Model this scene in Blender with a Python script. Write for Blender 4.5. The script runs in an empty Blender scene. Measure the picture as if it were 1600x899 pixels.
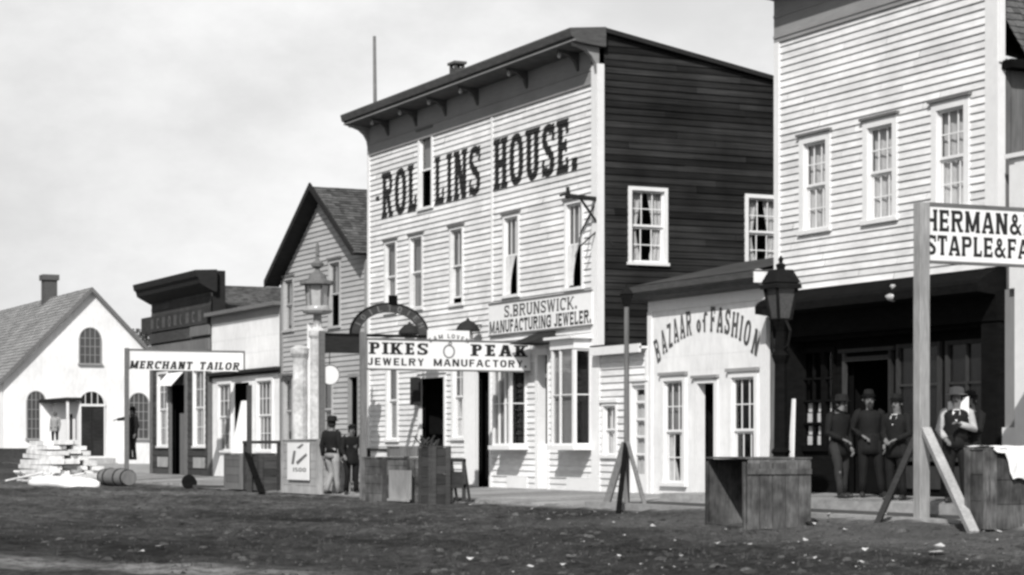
import bpy, bmesh, math, random
from math import radians, sin, cos, tan, atan, atan2, pi, sqrt
from mathutils import Vector
from mathutils.geometry import delaunay_2d_cdt
R = random.Random(7)
C = bpy.context.scene.collection

# ------------------------------------------------------------------ survey of the street
# x runs along the street, y away from it (facade line y = 0), z up; the tripod stood 22.5 m off the facades
D0, EYE, AX, FOC = 22.5, 1.15, radians(25.5), 3400.0
def _b(px): return AX + atan((px - 800) / FOC)
def sx(px, Y=0.0): return -(Y + D0) / tan(_b(px))
def sy(px, X): return -X * tan(_b(px)) - D0
def sz(px, py, Y=0.0):
    t = _b(px); return EYE + (697 - py) * ((Y + D0) / sin(t) * cos(t - AX)) / FOC
def szX(px, py, X): return sz(px, py, sy(px, X))

# ------------------------------------------------------------------ materials (a black-and-white world: every tone is a grey)
def gmat(name, v, var=.18, scale=(1, 1, 1), rough=.85, tone=.0, stain=.12, bump=.0, detail=6, spec=.3, coarse=.5):
    m = bpy.data.materials.new(name); m.use_nodes = True; nt = m.node_tree; N = nt.nodes; L = nt.links
    b = N['Principled BSDF']; b.inputs['Roughness'].default_value = rough
    b.inputs['Specular IOR Level'].default_value = spec
    tc = N.new('ShaderNodeTexCoord'); mp = N.new('ShaderNodeMapping'); mp.inputs['Scale'].default_value = scale
    L.new(tc.outputs['Object'], mp.inputs['Vector'])
    n1 = N.new('ShaderNodeTexNoise'); n1.inputs['Scale'].default_value = 9; n1.inputs['Detail'].default_value = detail
    n1.inputs['Roughness'].default_value = .65
    L.new(mp.outputs['Vector'], n1.inputs['Vector'])
    n2 = N.new('ShaderNodeTexNoise'); n2.inputs['Scale'].default_value = coarse; n2.inputs['Detail'].default_value = 5
    L.new(tc.outputs['Object'], n2.inputs['Vector'])
    at = N.new('ShaderNodeAttribute'); at.attribute_name = 'tone'
    def mr(src, a, c):
        q = N.new('ShaderNodeMapRange'); q.inputs['From Min'].default_value = .3; q.inputs['From Max'].default_value = .7
        q.inputs['To Min'].default_value = a; q.inputs['To Max'].default_value = c; L.new(src, q.inputs['Value']); return q.outputs[0]
    def mul(a, c):
        q = N.new('ShaderNodeMath'); q.operation = 'MULTIPLY'
        for i, s in enumerate((a, c)):
            if isinstance(s, float): q.inputs[i].default_value = s
            else: L.new(s, q.inputs[i])
        return q.outputs[0]
    x = mul(mr(n1.outputs['Fac'], 1 - var, 1 + var), mr(n2.outputs['Fac'], 1 - stain, 1 + stain))
    if tone:
        q = N.new('ShaderNodeMapRange'); q.inputs['To Min'].default_value = 1 - tone; q.inputs['To Max'].default_value = 1 + tone
        L.new(at.outputs['Fac'], q.inputs['Value']); x = mul(x, q.outputs[0])
    x = mul(x, float(v))
    q = N.new('ShaderNodeMath'); q.operation = 'MINIMUM'; q.inputs[1].default_value = .88; L.new(x, q.inputs[0])
    cc = N.new('ShaderNodeCombineColor')
    for k in range(3): L.new(q.outputs[0], cc.inputs[k])
    L.new(cc.outputs[0], b.inputs['Base Color'])
    if bump:
        bp = N.new('ShaderNodeBump'); bp.inputs['Strength'].default_value = bump; bp.inputs['Distance'].default_value = .02
        L.new(n1.outputs['Fac'], bp.inputs['Height']); L.new(bp.outputs[0], b.inputs['Normal'])
    return m
def glassmat():
    m = bpy.data.materials.new('window_glass'); m.use_nodes = True; nt = m.node_tree; N = nt.nodes; L = nt.links
    N.remove(N['Principled BSDF']); out = N['Material Output']
    tr = N.new('ShaderNodeBsdfTransparent'); tr.inputs[0].default_value = (.86, .86, .86, 1)
    gl = N.new('ShaderNodeBsdfGlossy'); gl.inputs['Roughness'].default_value = .04
    lw = N.new('ShaderNodeLayerWeight'); lw.inputs['Blend'].default_value = .5
    pw = N.new('ShaderNodeMath'); pw.operation = 'POWER'; pw.inputs[1].default_value = 4.0; L.new(lw.outputs['Facing'], pw.inputs[0])
    fr = N.new('ShaderNodeMath'); fr.operation = 'MULTIPLY_ADD'; fr.inputs[1].default_value = .8; fr.inputs[2].default_value = .05; L.new(pw.outputs[0], fr.inputs[0])
    tc = N.new('ShaderNodeTexCoord'); nz = N.new('ShaderNodeTexNoise'); nz.inputs['Scale'].default_value = 2.2
    bp = N.new('ShaderNodeBump'); bp.inputs['Strength'].default_value = .25; bp.inputs['Distance'].default_value = .05
    L.new(tc.outputs['Object'], nz.inputs['Vector']); L.new(nz.outputs['Fac'], bp.inputs['Height']); L.new(bp.outputs[0], gl.inputs['Normal'])
    mx = N.new('ShaderNodeMixShader'); L.new(fr.outputs[0], mx.inputs[0]); L.new(tr.outputs[0], mx.inputs[1]); L.new(gl.outputs[0], mx.inputs[2])
    L.new(mx.outputs[0], out.inputs['Surface']); return m
M = dict(
    white=gmat('white_house_paint', .65, .13, (.35, .35, 2.2), .8, tone=.11, stain=.14, coarse=.9),
    trim=gmat('white_trim_paint', .70, .05, (1, 1, 1), .6, stain=.05),
    plaster=gmat('whitewashed_plaster', .72, .09, (.8, .8, .3), .95, stain=.12, coarse=.6, bump=.3),
    cream=gmat('dull_cream_paint', 0.36, .08, (.25, .25, 3), .75, tone=.10, stain=.12),
    frieze=gmat('grey_frieze_paint', 0.25, .10, (.3, .3, 2), .7, tone=.06, stain=.15),
    greytrim=gmat('weathered_grey_trim', 0.13, .2, (.4, .4, 2), .8, tone=.1),
    darkwood=gmat('bare_brown_clapboard', .020, .75, (.35, .10, 9), .95, spec=.1, tone=.5, stain=.4, coarse=.8),  # fine long streaks also paint in the boards' lit top edges
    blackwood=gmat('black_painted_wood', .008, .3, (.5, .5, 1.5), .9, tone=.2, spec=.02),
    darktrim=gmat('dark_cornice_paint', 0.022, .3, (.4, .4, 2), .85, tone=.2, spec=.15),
    oldboard=gmat('old_dark_boards', 0.045, .4, (.3, .3, 3), .85, tone=.35, stain=.3),
    greyboard=gmat('silvered_boards', 0.14, .3, (3, 3, .25), .85, tone=.25, stain=.2),
    crate=gmat('rough_crate_wood', .078, .45, (4, 4, .5), .85, tone=.45, stain=.6, bump=.5, coarse=3.5),
    lightwood=gmat('sawn_timber', .30, .3, (4, 4, .3), .8, tone=.15, stain=.2, coarse=2),
    boardwalk=gmat('trodden_boardwalk', 0.24, .25, (.6, 2, 1), .9, tone=.3, stain=.25, bump=.2),
    shingle=gmat('weathered_shingles', 0.085, .35, (2, 2, 2), .9, tone=.45, stain=.25),
    shinglelight=gmat('grey_church_shingles', .24, .25, (2, 2, 2), .9, tone=.22, stain=.15),
    brick=gmat('sooty_brick', 0.07, .3, (2, 2, 2), .9, tone=.3),
    letter=gmat('black_lettering', 0.014, .3, (1, 1, 1), .6),
    faded=gmat('faded_lettering', 0.07, .4, (1, 1, 1), .7),
    ghost=gmat('ghosted_lettering', .14, .4, (1, 1, 1), .8),
    signwhite=gmat('sign_board_white', 0.74, .04, (1, 1, 1), .6, stain=.05),
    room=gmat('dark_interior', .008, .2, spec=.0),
    blind=gmat('grey_window_blind', .21, .12, (6, 6, .3), .9, stain=.12),
    curtain=gmat('lace_curtain', 0.5, .25, (6, 6, 1), .9, stain=.1),
    iron=gmat('black_iron', 0.01, .3, rough=.7, spec=.12),
    stackwood=gmat('new_sawn_boards', .62, .15, (2, 2, .6), .9, tone=.12, stain=.25, coarse=2.5),
    speckled=gmat('flaking_whitewash', .46, .28, (1, 1, 1), .9, stain=.25, coarse=2),
    canvas=gmat('white_canvas', 0.78, .06, (1, 1, 1), .9, stain=.05),
    opal=gmat('frosted_lamp_glass', 0.34, .15, rough=.2, spec=.6),
    opalw=gmat('white_lamp_glass', .75, .05, rough=.25, spec=.6),
    goods=gmat('printed_cards', .55, .35, (2, 2, 2), .8),
    skin=gmat('skin', 0.16, .06), boots=gmat('boots', .025, .2, rough=.5),
    cloth_dark=gmat('dark_wool', .006, .3, (1.5, 1.5, .5), bump=.8), cloth_mid=gmat('grey_wool', 0.022, .25, (3, 3, 1)),
    cloth_pale=gmat('pale_cotton', .26, .15, (3, 3, 1)), cloth_pale2=gmat('rolled_shirt_cotton', .38, .1, bump=.5), shirt=gmat('white_cotton', .75, .06), straw=gmat('pale_felt', 0.22, .1),
    hair=gmat('dark_hair', .02, .3), leaf=gmat('leaf', .06, .4),
    litter=gmat('paper_scrap', 0.5, .15),
    clod=gmat('dirt_clod', 0.05, .5, (3, 3, 3), .95, tone=.6, stain=.2),
)
M['glass'] = glassmat(); M['glassdark2'] = gmat('dim_shop_glass', .012, .3, rough=.12, spec=.5); M['darktrim2'] = gmat('sooty_cornice_paint', .075, .3, (.4, .4, 2), .8, tone=.2, spec=.2)

# ------------------------------------------------------------------ mesh building
def front(Yp): return lambda u, n, z: (u, Yp - n, z)
def sideE(Xp): return lambda u, n, z: (Xp + n, u, z)
ID = lambda x, y, z: (x, y, z)
class MB:
    def __init__(s, T=ID): s.v = []; s.f = []; s.t = []; s.m = []; s.T = T; s.mi = 0
    def poly(s, pts, tone=.5, raw=False):
        k = len(s.v)
        for p in pts: s.v.append(tuple(p) if raw else s.T(*p))
        s.f.append(tuple(range(k, k + len(pts)))); s.t.append(tone); s.m.append(s.mi)
    def box(s, u0, u1, n0, n1, z0, z1, tone=None):
        t = R.random() if tone is None else tone; k = len(s.v)
        for u in (u0, u1):
            for n in (n0, n1):
                for z in (z0, z1): s.v.append(s.T(u, n, z))
        for f in ((0, 1, 3, 2), (4, 6, 7, 5), (0, 4, 5, 1), (2, 3, 7, 6), (0, 2, 6, 4), (1, 5, 7, 3)):
            s.f.append(tuple(k + i for i in f)); s.t.append(t); s.m.append(s.mi)
    def bar(s, p, q, w, d=None, up=(0, 0, 1), tone=None):
        p, q = Vector(p), Vector(q); d = d or w; a = (q - p).normalized(); upv = Vector(up)
        if abs(a.dot(upv)) > .95: upv = Vector((0, 1, 0))
        x = a.cross(upv).normalized(); y = x.cross(a).normalized(); t = R.random() if tone is None else tone; k = len(s.v)
        for c in (p, q):
            for i, j in ((-1, -1), (1, -1), (1, 1), (-1, 1)): s.v.append(s.T(*(c + x * i * w / 2 + y * j * d / 2)))
        for f in ((0, 1, 2, 3), (7, 6, 5, 4), (0, 4, 5, 1), (1, 5, 6, 2), (2, 6, 7, 3), (3, 7, 4, 0)):
            s.f.append(tuple(k + i for i in f)); s.t.append(t); s.m.append(s.mi)
    def tube(s, pts, rad, seg=12, cap=True, tone=.5, sq=1.0):
        pts = [Vector(p) for p in pts]; n = len(pts)
        if not hasattr(rad, '__len__'): rad = [rad] * n
        k = len(s.v); pa = None
        for i, p in enumerate(pts):
            a = (pts[min(i + 1, n - 1)] - pts[max(i - 1, 0)]).normalized()
            if pa is None:
                h = Vector((0, 1, 0)) if abs(a.z) > .8 else Vector((0, 0, 1)); x = a.cross(h).normalized()
            else: x = (pa - a * pa.dot(a)).normalized()
            pa = x; y = a.cross(x)
            for j in range(seg):
                t = 2 * pi * j / seg; s.v.append(s.T(*(p + (x * cos(t) + y * sin(t) * sq) * rad[i])))
        for i in range(n - 1):
            for j in range(seg):
                j2 = (j + 1) % seg; s.f.append((k + i * seg + j, k + i * seg + j2, k + (i + 1) * seg + j2, k + (i + 1) * seg + j)); s.t.append(tone); s.m.append(s.mi)
        if cap:
            s.f.append(tuple(k + j for j in range(seg))[::-1]); s.t.append(tone); s.m.append(s.mi)
            s.f.append(tuple(k + (n - 1) * seg + j for j in range(seg))); s.t.append(tone); s.m.append(s.mi)
    def rings(s, R_, cap=True, tone=.5):   # R_: list of closed rings of points, same count
        k = len(s.v); m = len(R_[0])
        for r in R_:
            for p in r: s.v.append(s.T(*p))
        for i in range(len(R_) - 1):
            for j in range(m):
                j2 = (j + 1) % m; s.f.append((k + i * m + j, k + i * m + j2, k + (i + 1) * m + j2, k + (i + 1) * m + j)); s.t.append(tone); s.m.append(s.mi)
        if cap:
            for i in (0, len(R_) - 1): s.f.append(tuple(k + i * m + j for j in range(m))); s.t.append(tone); s.m.append(s.mi)
    def lathe(s, c, prof, seg=16, tone=.5, rot=0.0):
        s.rings([[(c[0] + r * cos(2 * pi * j / seg + rot), c[1] + r * sin(2 * pi * j / seg + rot), c[2] + z) for j in range(seg)] for r, z in prof], tone=tone)
    def prism(s, pts, n0, n1, tone=.5):    # polygon in (u,z) extruded n0..n1
        k = len(s.v); m = len(pts)
        for n in (n0, n1):
            for u, z in pts: s.v.append(s.T(u, n, z))
        s.f.append(tuple(range(k, k + m))); s.f.append(tuple(range(k + 2 * m - 1, k + m - 1, -1)))
        for j in range(m): s.f.append((k + j, k + (j + 1) % m, k + m + (j + 1) % m, k + m + j))
        for _ in range(m + 2): s.t.append(tone); s.m.append(s.mi)
    def build(s, name, mat, parent=None, smooth=False, local=False, bevel=0, norm=True, label=None):
        me = bpy.data.meshes.new(name); off = Vector((0, 0, 0))
        if parent is not None and not local:
            r = parent
            while r.parent: r = r.parent
            off = r.location.copy()
        me.from_pydata([tuple(Vector(v) - off) for v in s.v], [], s.f)
        a = me.attributes.new('tone', 'FLOAT', 'FACE'); a.data.foreach_set('value', s.t)
        mats = mat if isinstance(mat, (list, tuple)) else [mat]
        for q in mats: me.materials.append(q)
        if len(mats) > 1: me.polygons.foreach_set('material_index', s.m)
        if norm:
            bm = bmesh.new(); bm.from_mesh(me); bmesh.ops.recalc_face_normals(bm, faces=bm.faces); bm.to_mesh(me); bm.free()
        if smooth: me.polygons.foreach_set('use_smooth', [True] * len(me.polygons))
        o = bpy.data.objects.new(name, me); C.objects.link(o)
        if parent is not None: o.parent = parent
        if bevel:
            b = o.modifiers.new('bevel', 'BEVEL'); b.width = bevel; b.segments = 1; b.limit_method = 'ANGLE'
        if label: o['label'] = label
        return o
def each(mb, name, mat, parent):
    """build every separate piece of mb as an object of its own"""
    own = {}; comp = []
    for i, f in enumerate(mb.f):
        hit = {own[v] for v in f if v in own}
        if hit:
            k = min(hit)
            for h in hit - {k}:
                comp[k] += comp[h]; 
                for v, c_ in list(own.items()):
                    if c_ == h: own[v] = k
                comp[h] = []
        else: k = len(comp); comp.append([])
        comp[k].append(i)
        for v in f: own[v] = k
    for q in comp:
        if not q: continue
        n = MB(ID); idx = {}
        for i in q:
            for v in mb.f[i]:
                if v not in idx: idx[v] = len(n.v); n.v.append(mb.v[v])
            n.f.append(tuple(idx[v] for v in mb.f[i])); n.t.append(mb.t[i]); n.m.append(0)
        o = n.build(name, mat, parent)
    return o
def tag(o, label, cat, group=None):
    o['label'] = label; o['category'] = cat
    if group: o['group'] = group
    return o
def thing(name, label, cat, loc, group=None):
    o = bpy.data.objects.new(name, None); C.objects.link(o); o.location = loc; o.empty_display_size = .3
    return tag(o, label, cat, group)

def clip_half(poly, a, b, c):     # keep a*u + b*z <= c
    out = []
    for i in range(len(poly)):
        p, q = poly[i], poly[(i + 1) % len(poly)]; dp = a * p[0] + b * p[1] - c; dq = a * q[0] + b * q[1] - c
        if dp <= 1e-9: out.append(p)
        if (dp < -1e-9 and dq > 1e-9) or (dp > 1e-9 and dq < -1e-9):
            t = dp / (dp - dq); out.append((p[0] + (q[0] - p[0]) * t, p[1] + (q[1] - p[1]) * t))
    return out
def clip_convex(poly, outline):
    A = sum(outline[i][0] * outline[(i + 1) % len(outline)][1] - outline[(i + 1) % len(outline)][0] * outline[i][1] for i in range(len(outline)))
    o = outline if A > 0 else outline[::-1]
    for i in range(len(o)):
        p, q = o[i], o[(i + 1) % len(o)]; ex, ez = q[0] - p[0], q[1] - p[1]
        poly = clip_half(poly, ez, -ex, ez * p[0] - ex * p[1])
        if len(poly) < 3: return []
    return poly
def courses(mb, outline, pitch, lip=.02, holes=(), joint=4.0, zs=None, jit=.0, gap=0.0, rnd=.0):
    """lapped boards / shingles: every course leans out to its own lower edge, joints fall at random, holes stay open"""
    u0 = min(p[0] for p in outline); u1 = max(p[0] for p in outline); z0 = min(p[1] for p in outline) if zs is None else zs; z1 = max(p[1] for p in outline)
    k = 0; z = z0
    while z < z1 - 1e-6:
        za, zb = z, min(z + pitch, z1); br = [u0]; u = u0 + R.random() * joint
        while u < u1: br.append(u); u += joint * R.uniform(.6, 1.3)
        br.append(u1); zc = sorted({za, zb} | {h[q] for h in holes for q in (2, 3) if za < h[q] < zb})
        for a, b in zip(br, br[1:]):
            t = R.random(); dj = R.uniform(-jit, jit); dz = R.uniform(-rnd, 0)
            for c, d in zip(zc, zc[1:]):
                sp = [(a, b)]
                for h in holes:
                    if h[2] < d - 1e-6 and h[3] > c + 1e-6:
                        ns = []
                        for (p, q) in sp:
                            if h[1] <= p or h[0] >= q: ns.append((p, q)); continue
                            if h[0] > p: ns.append((p, h[0]))
                            if h[1] < q: ns.append((h[1], q))
                        sp = ns
                for p, q in sp:
                    g = gap if q - p > 3 * gap else 0
                    P = clip_convex([(p + g, c), (q - g, c), (q - g, d), (p + g, d)], outline)
                    if len(P) < 3: continue
                    nf = lambda zz: lip * (1 - (zz - za) / pitch) + .003 + dj * (1 - (zz - za) / pitch)
                    mb.poly([(x, nf(y), y + (dz if abs(y - za) < 1e-6 else 0)) for x, y in P], t)
                    bt = [x for x, y in P if abs(y - za) < 1e-6]
                    if len(bt) > 1:
                        mb.poly([(min(bt), nf(za), za + dz), (max(bt), nf(za), za + dz), (max(bt), 0, za), (min(bt), 0, za)], t)
        z += pitch
def lap(z0, pitch, lip=.02):
    return lambda z: lip * (1 - ((z - z0) / pitch) % 1.0) + .003

# ------------------------------------------------------------------ lettering (own stroke alphabet, overlaps merged)
def ring(cx, cy, rx, ry, tx, ty, a0, a1, n=14, e=2.0):
    tx = min(tx, rx * .82); ty = min(ty, ry * .82); out = []; k = max(2, int(abs(a1 - a0) / 360 * n * 2)); P = []
    for i in range(k + 1):
        a = radians(a0 + (a1 - a0) * i / k); c, s = cos(a), sin(a)
        f = lambda v: (abs(v) ** (2 / e)) * (1 if v >= 0 else -1)
        P.append(((cx + rx * f(c), cy + ry * f(s)), (cx + (rx - tx) * f(c), cy + (ry - ty) * f(s))))
    for p, q in zip(P, P[1:]): out.append([p[0], q[0], q[1], p[1]])
    return out
def rc(x0, x1, y0, y1): return [[(x0, y0), (x1, y0), (x1, y1), (x0, y1)]]
def dg(x0, y0, x1, y1, t): return [[(x0 - t / 2, y0), (x0 + t / 2, y0), (x1 + t / 2, y1), (x1 - t / 2, y1)]]
WD = dict(I=.34, J=.62, M=1.05, W=1.1, L=.66, E=.7, F=.68, S=.7, T=.72, Y=.8, A=.86, N=.86, H=.84, R=.84, K=.86, O=.82, C=.78, G=.84, U=.82, Z=.7, P=.78, B=.78, V=.8)
WD.update({'&': .9, '.': .26, '-': .4, ' ': .45, 'o': .5, 'f': .42})
def glyph(c, w, t, h, slab):
    """polygons in a box w wide and 1 high; t stem width, h bar height, slab = serif overhang"""
    P = []; s = slab; x0, x1 = s * .8, w - s * .8
    def sf(x, y):        # a serif bar under or over the stem at x
        if slab: P.extend(rc(x - s, x + t + s, 0, h * .75) if y == 0 else rc(x - s, x + t + s, 1 - h * .75, 1))
    def stem(x, lo=True, hi=True):
        P.extend(rc(x, x + t, 0, 1))
        if lo: sf(x, 0)
        if hi: sf(x, 1)
    if c in 'BDEFHKLMNPR': stem(x0, True, True)
    if c == 'I': P += rc(w / 2 - t / 2, w / 2 + t / 2, 0, 1); sf(w / 2 - t / 2, 0); sf(w / 2 - t / 2, 1)
    elif c in 'EF':
        P += rc(x0, x1, 1 - h, 1) + rc(x0, x1 - .12 * w, .5 - h / 2, .5 + h / 2)
        if slab: P += rc(x1 - t * .55, x1, .72, 1) + rc(x1 - .12 * w - t * .4, x1 - .12 * w, .38, .62)
        if c == 'E':
            P += rc(x0, x1, 0, h)
            if slab: P += rc(x1 - t * .55, x1, 0, .28)
    elif c == 'L':
        P += rc(x0, x1, 0, h)
        if slab: P += rc(x1 - t * .55, x1, 0, .32)
    elif c == 'H': stem(x1 - t); P += rc(x0, x1, .5 - h / 2, .5 + h / 2)
    elif c in 'PR':
        cx = x1 - .26 * 1.0 if w > .6 else x1 - w * .4; cx = max(x0 + t, min(cx, x1 - .1)); lo = .45 if c == 'P' else .47; ry = (1 - lo) / 2
        P += rc(x0, cx, 1 - h, 1) + rc(x0, cx, lo, lo + h) + ring(cx, 1 - ry, x1 - cx, ry, t, h, -90, 90, e=2.4)
        if c == 'R': P += dg(w - t * .62, 0, x0 + (x1 - x0) * .5, lo + h * .5, t)
        if c == 'R' and slab: P += rc(w - t * 1.2, w, 0, h * .75)
    elif c == 'B':
        cx = max(x0 + t, x1 - .24)
        for lo, hi in ((0, .53), (.47, 1)):
            P += rc(x0, cx, hi - h, hi) + rc(x0, cx, lo, lo + h) + ring(cx, (lo + hi) / 2, x1 - cx, (hi - lo) / 2, t, h, -90, 90, e=2.4)
    elif c in 'OQ': P += ring(w / 2, .5, w / 2, .5, t, h, 0, 360, 18, e=2.6)
    elif c == 'o': P += ring(w / 2, .35, w / 2, .33, t, h, 0, 360, 12)
    elif c == 'f': P += rc(w * .3, w * .3 + t, 0, .8) + ring(w * .3 + t * 1.2, .8, t * 1.2, .2, t, h, 20, 180) + rc(0, w * .8, .5, .5 + h)
    elif c in 'CG':
        P += ring(w / 2, .5, w / 2, .5, t, h, 42, 318, 18, e=2.6)
        if slab: P += rc(w - t * .7, w, .62, 1)
        if c == 'G': P += rc(w * .55, w, .38, .38 + h) + rc(w - t, w, .05, .45)
    elif c == 'U':
        P += rc(x0, x0 + t, w * .36, 1) + rc(x1 - t, x1, w * .36, 1) + ring((x0 + x1) / 2, w * .36, (x1 - x0) / 2, w * .36, t, h, 180, 360); sf(x0, 1); sf(x1 - t, 1)
    elif c == 'J': P += rc(x1 - t, x1, .25, 1) + ring(x1 / 2, .27, x1 / 2, .27, t, h, 180, 360); sf(x1 - t, 1)
    elif c == 'S':
        P += ring(w / 2, .735, w / 2, .265, t * .95, h, 25, 270, 16, e=2.2) + ring(w / 2, .265, w / 2, .265, t * .95, h, 90, -155, 16, e=2.2)
        P += [[(w * .3, .60), (w * .3, .42), (w * .7, .40), (w * .7, .58)]]
        if slab: P += rc(w - t * .55, w, .66, .98) + rc(0, t * .55, .02, .34)
    elif c == 'T':
        P += rc(w / 2 - t / 2, w / 2 + t / 2, 0, 1) + rc(0, w, 1 - h, 1); sf(w / 2 - t / 2, 0)
        if slab: P += rc(0, t * .5, .7, 1) + rc(w - t * .5, w, .7, 1)
    elif c == 'A':
        P += dg(x0 + t * .3, 0, w / 2 - t * .15, 1, t * .8) + dg(x1 - t * .3, 0, w / 2 + t * .15, 1, t) + rc(w * .28, w * .72, .24, .24 + h)
        if slab: P += rc(0, t * 1.3, 0, h * .75) + rc(w - t * 1.5, w, 0, h * .75)
    elif c == 'V': P += dg(w / 2, 0, t / 2, 1, t) + dg(w / 2, 0, w - t / 2, 1, t * .8)
    elif c == 'N': stem(x1 - t, False, True); P += dg(x1 - t * .7, 0, x0 + t * .7, 1, t * 1.1)
    elif c == 'M': stem(x1 - t); P += dg(w / 2, .05, x0 + t * .6, 1, t * .9) + dg(w / 2, .05, x1 - t * .6, 1, t * .9)
    elif c == 'W':
        P += dg(w * .29, 0, t * .5, 1, t) + dg(w * .29, 0, w / 2, 1, t * .7) + dg(w * .71, 0, w / 2, 1, t) + dg(w * .71, 0, w - t * .5, 1, t * .7)
        if slab: P += rc(0, t * 1.4, 1 - h * .75, 1) + rc(w - t * 1.4, w, 1 - h * .75, 1)
    elif c == 'K':
        P += dg(x0 + t * .9, .35, x1 - t * .4, 1, t * .8) + dg(w - t * .6, 0, x0 + t * 1.2, .58, t)
        if slab: P += rc(x1 - t * 1.2, w, 1 - h * .75, 1) + rc(w - t * 1.5, w, 0, h * .75)
    elif c == 'Y': P += rc(w / 2 - t / 2, w / 2 + t / 2, 0, .48) + dg(w / 2, .42, t * .5, 1, t) + dg(w / 2, .42, w - t * .5, 1, t * .8); sf(w / 2 - t / 2, 0)
    elif c == 'Z': P += rc(0, w, 1 - h, 1) + rc(0, w, 0, h) + dg(t * .6, h * .5, w - t * .6, 1 - h * .5, t)
    elif c == '&':
        P += ring(w * .42, .76, w * .25, .24, t * .8, h, 0, 360) + ring(w * .38, .28, w * .38, .28, t * .85, h, 60, 360) + dg(w - t * .4, 0, w * .3, .7, t * .9) + dg(w * .66, .26, w * .9, .52, t * .6)
    elif c == '.': P += rc(w * .5 - t * .55, w * .5 + t * .55, 0, h * 1.5)
    elif c == '-': P += rc(w * .1, w * .9, .42, .42 + h * 1.3)
    return P
def text_polys(s, u0, u1, z0, H, t=.2, h=.14, slab=.06, sp=.13, shear=0.0, xf=None):
    tot = sum(WD.get(c, .7) for c in s) + sp * (len(s) - 1); k = (u1 - u0) / tot; out = []; x = 0.0   # k metres per unit across
    for c in s:
        w = WD.get(c, .7)
        if c != ' ':
            out.append([])
            for P in glyph(c, w, t, h, slab):
                if xf: out[-1].append([xf(x + w / 2, px - w / 2, py, tot) for px, py in P])
                else: out[-1].append([(u0 + (x + px) * k + shear * py * H, z0 + py * H) for px, py in P])
        x += w + sp
    return out
def paint(polys, nf, T, name, mat, parent, cuts=()):
    mb = MB(T)
    loose = [g for g in polys if not isinstance(g[0][0], (list, tuple))]
    groups = [g for g in polys if isinstance(g[0][0], (list, tuple))] + ([loose] if loose else [])
    for G in groups:
        V = []; F = []; E = []
        for P in G:
            A = sum(P[i][0] * P[(i + 1) % len(P)][1] - P[(i + 1) % len(P)][0] * P[i][1] for i in range(len(P)))
            if abs(A) < 1e-8: continue
            if A < 0: P = P[::-1]
            k = len(V); V += [Vector(p) for p in P]; F.append(list(range(k, k + len(P))))
        a = min(v.x for v in V) - .1; b = max(v.x for v in V) + .1; lo = min(v.y for v in V); hi = max(v.y for v in V)
        for z in cuts:
            if lo < z < hi: k = len(V); V += [Vector((a, z)), Vector((b, z))]; E.append((k, k + 1))
        vv, ee, ff, ov, oe, of = delaunay_2d_cdt(V, E, F, 0, 1e-6, True)
        for i, f in enumerate(ff):
            if not of[i]: continue
            zc = sum(vv[j].y for j in f) / len(f); pts = []
            for j in f:
                z = vv[j].y; ze = z + (1e-5 if zc > z else -1e-5); pts.append((vv[j].x, nf(ze) + .004, z))
            mb.poly(pts)
    o = mb.build(name, mat, parent, norm=False); me = o.data; q0 = Vector(T(0, 0, 0)); nd = Vector(T(0, 1, 0)) - q0
    if len(me.polygons) and me.polygons[0].normal.dot(nd) < 0: me.flip_normals()
    return o

# ------------------------------------------------------------------ joinery
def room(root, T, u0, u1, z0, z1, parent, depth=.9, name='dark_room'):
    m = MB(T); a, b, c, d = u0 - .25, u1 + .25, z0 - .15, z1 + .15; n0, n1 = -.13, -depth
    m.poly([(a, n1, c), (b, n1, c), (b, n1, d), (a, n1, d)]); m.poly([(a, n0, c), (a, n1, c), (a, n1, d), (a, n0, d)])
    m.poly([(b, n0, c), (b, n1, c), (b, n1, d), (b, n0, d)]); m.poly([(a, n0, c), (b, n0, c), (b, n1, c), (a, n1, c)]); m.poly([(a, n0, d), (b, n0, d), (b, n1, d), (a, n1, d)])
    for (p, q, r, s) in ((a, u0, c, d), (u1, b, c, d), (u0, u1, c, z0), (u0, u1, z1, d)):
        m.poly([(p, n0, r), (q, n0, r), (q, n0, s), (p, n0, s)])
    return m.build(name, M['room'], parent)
def drape(T, u0, u1, z0, z1, n, folds=5, amp=.02, edge=None, mat=None, parent=None, name='curtain'):
    """a hanging cloth with folds; edge(f) gives the share of the width it covers at height f from the bottom"""
    m = MB(T); nu, nz = 22, 10; W = []
    for j in range(nz + 1):
        f = j / nz; row = []; e = edge(f) if edge else 1.0
        for i in range(nu + 1):
            g = i / nu; row.append((u0 + (u1 - u0) * g * e, n + amp * sin(g * folds * 2 * pi + f) * (1.2 - .4 * f), z0 + (z1 - z0) * f))
        W.append(row)
    for j in range(nz):
        for i in range(nu): m.poly([W[j][i], W[j][i + 1], W[j + 1][i + 1], W[j + 1][i]])
    return m.build(name, mat or M['curtain'], parent, norm=False)
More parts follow.
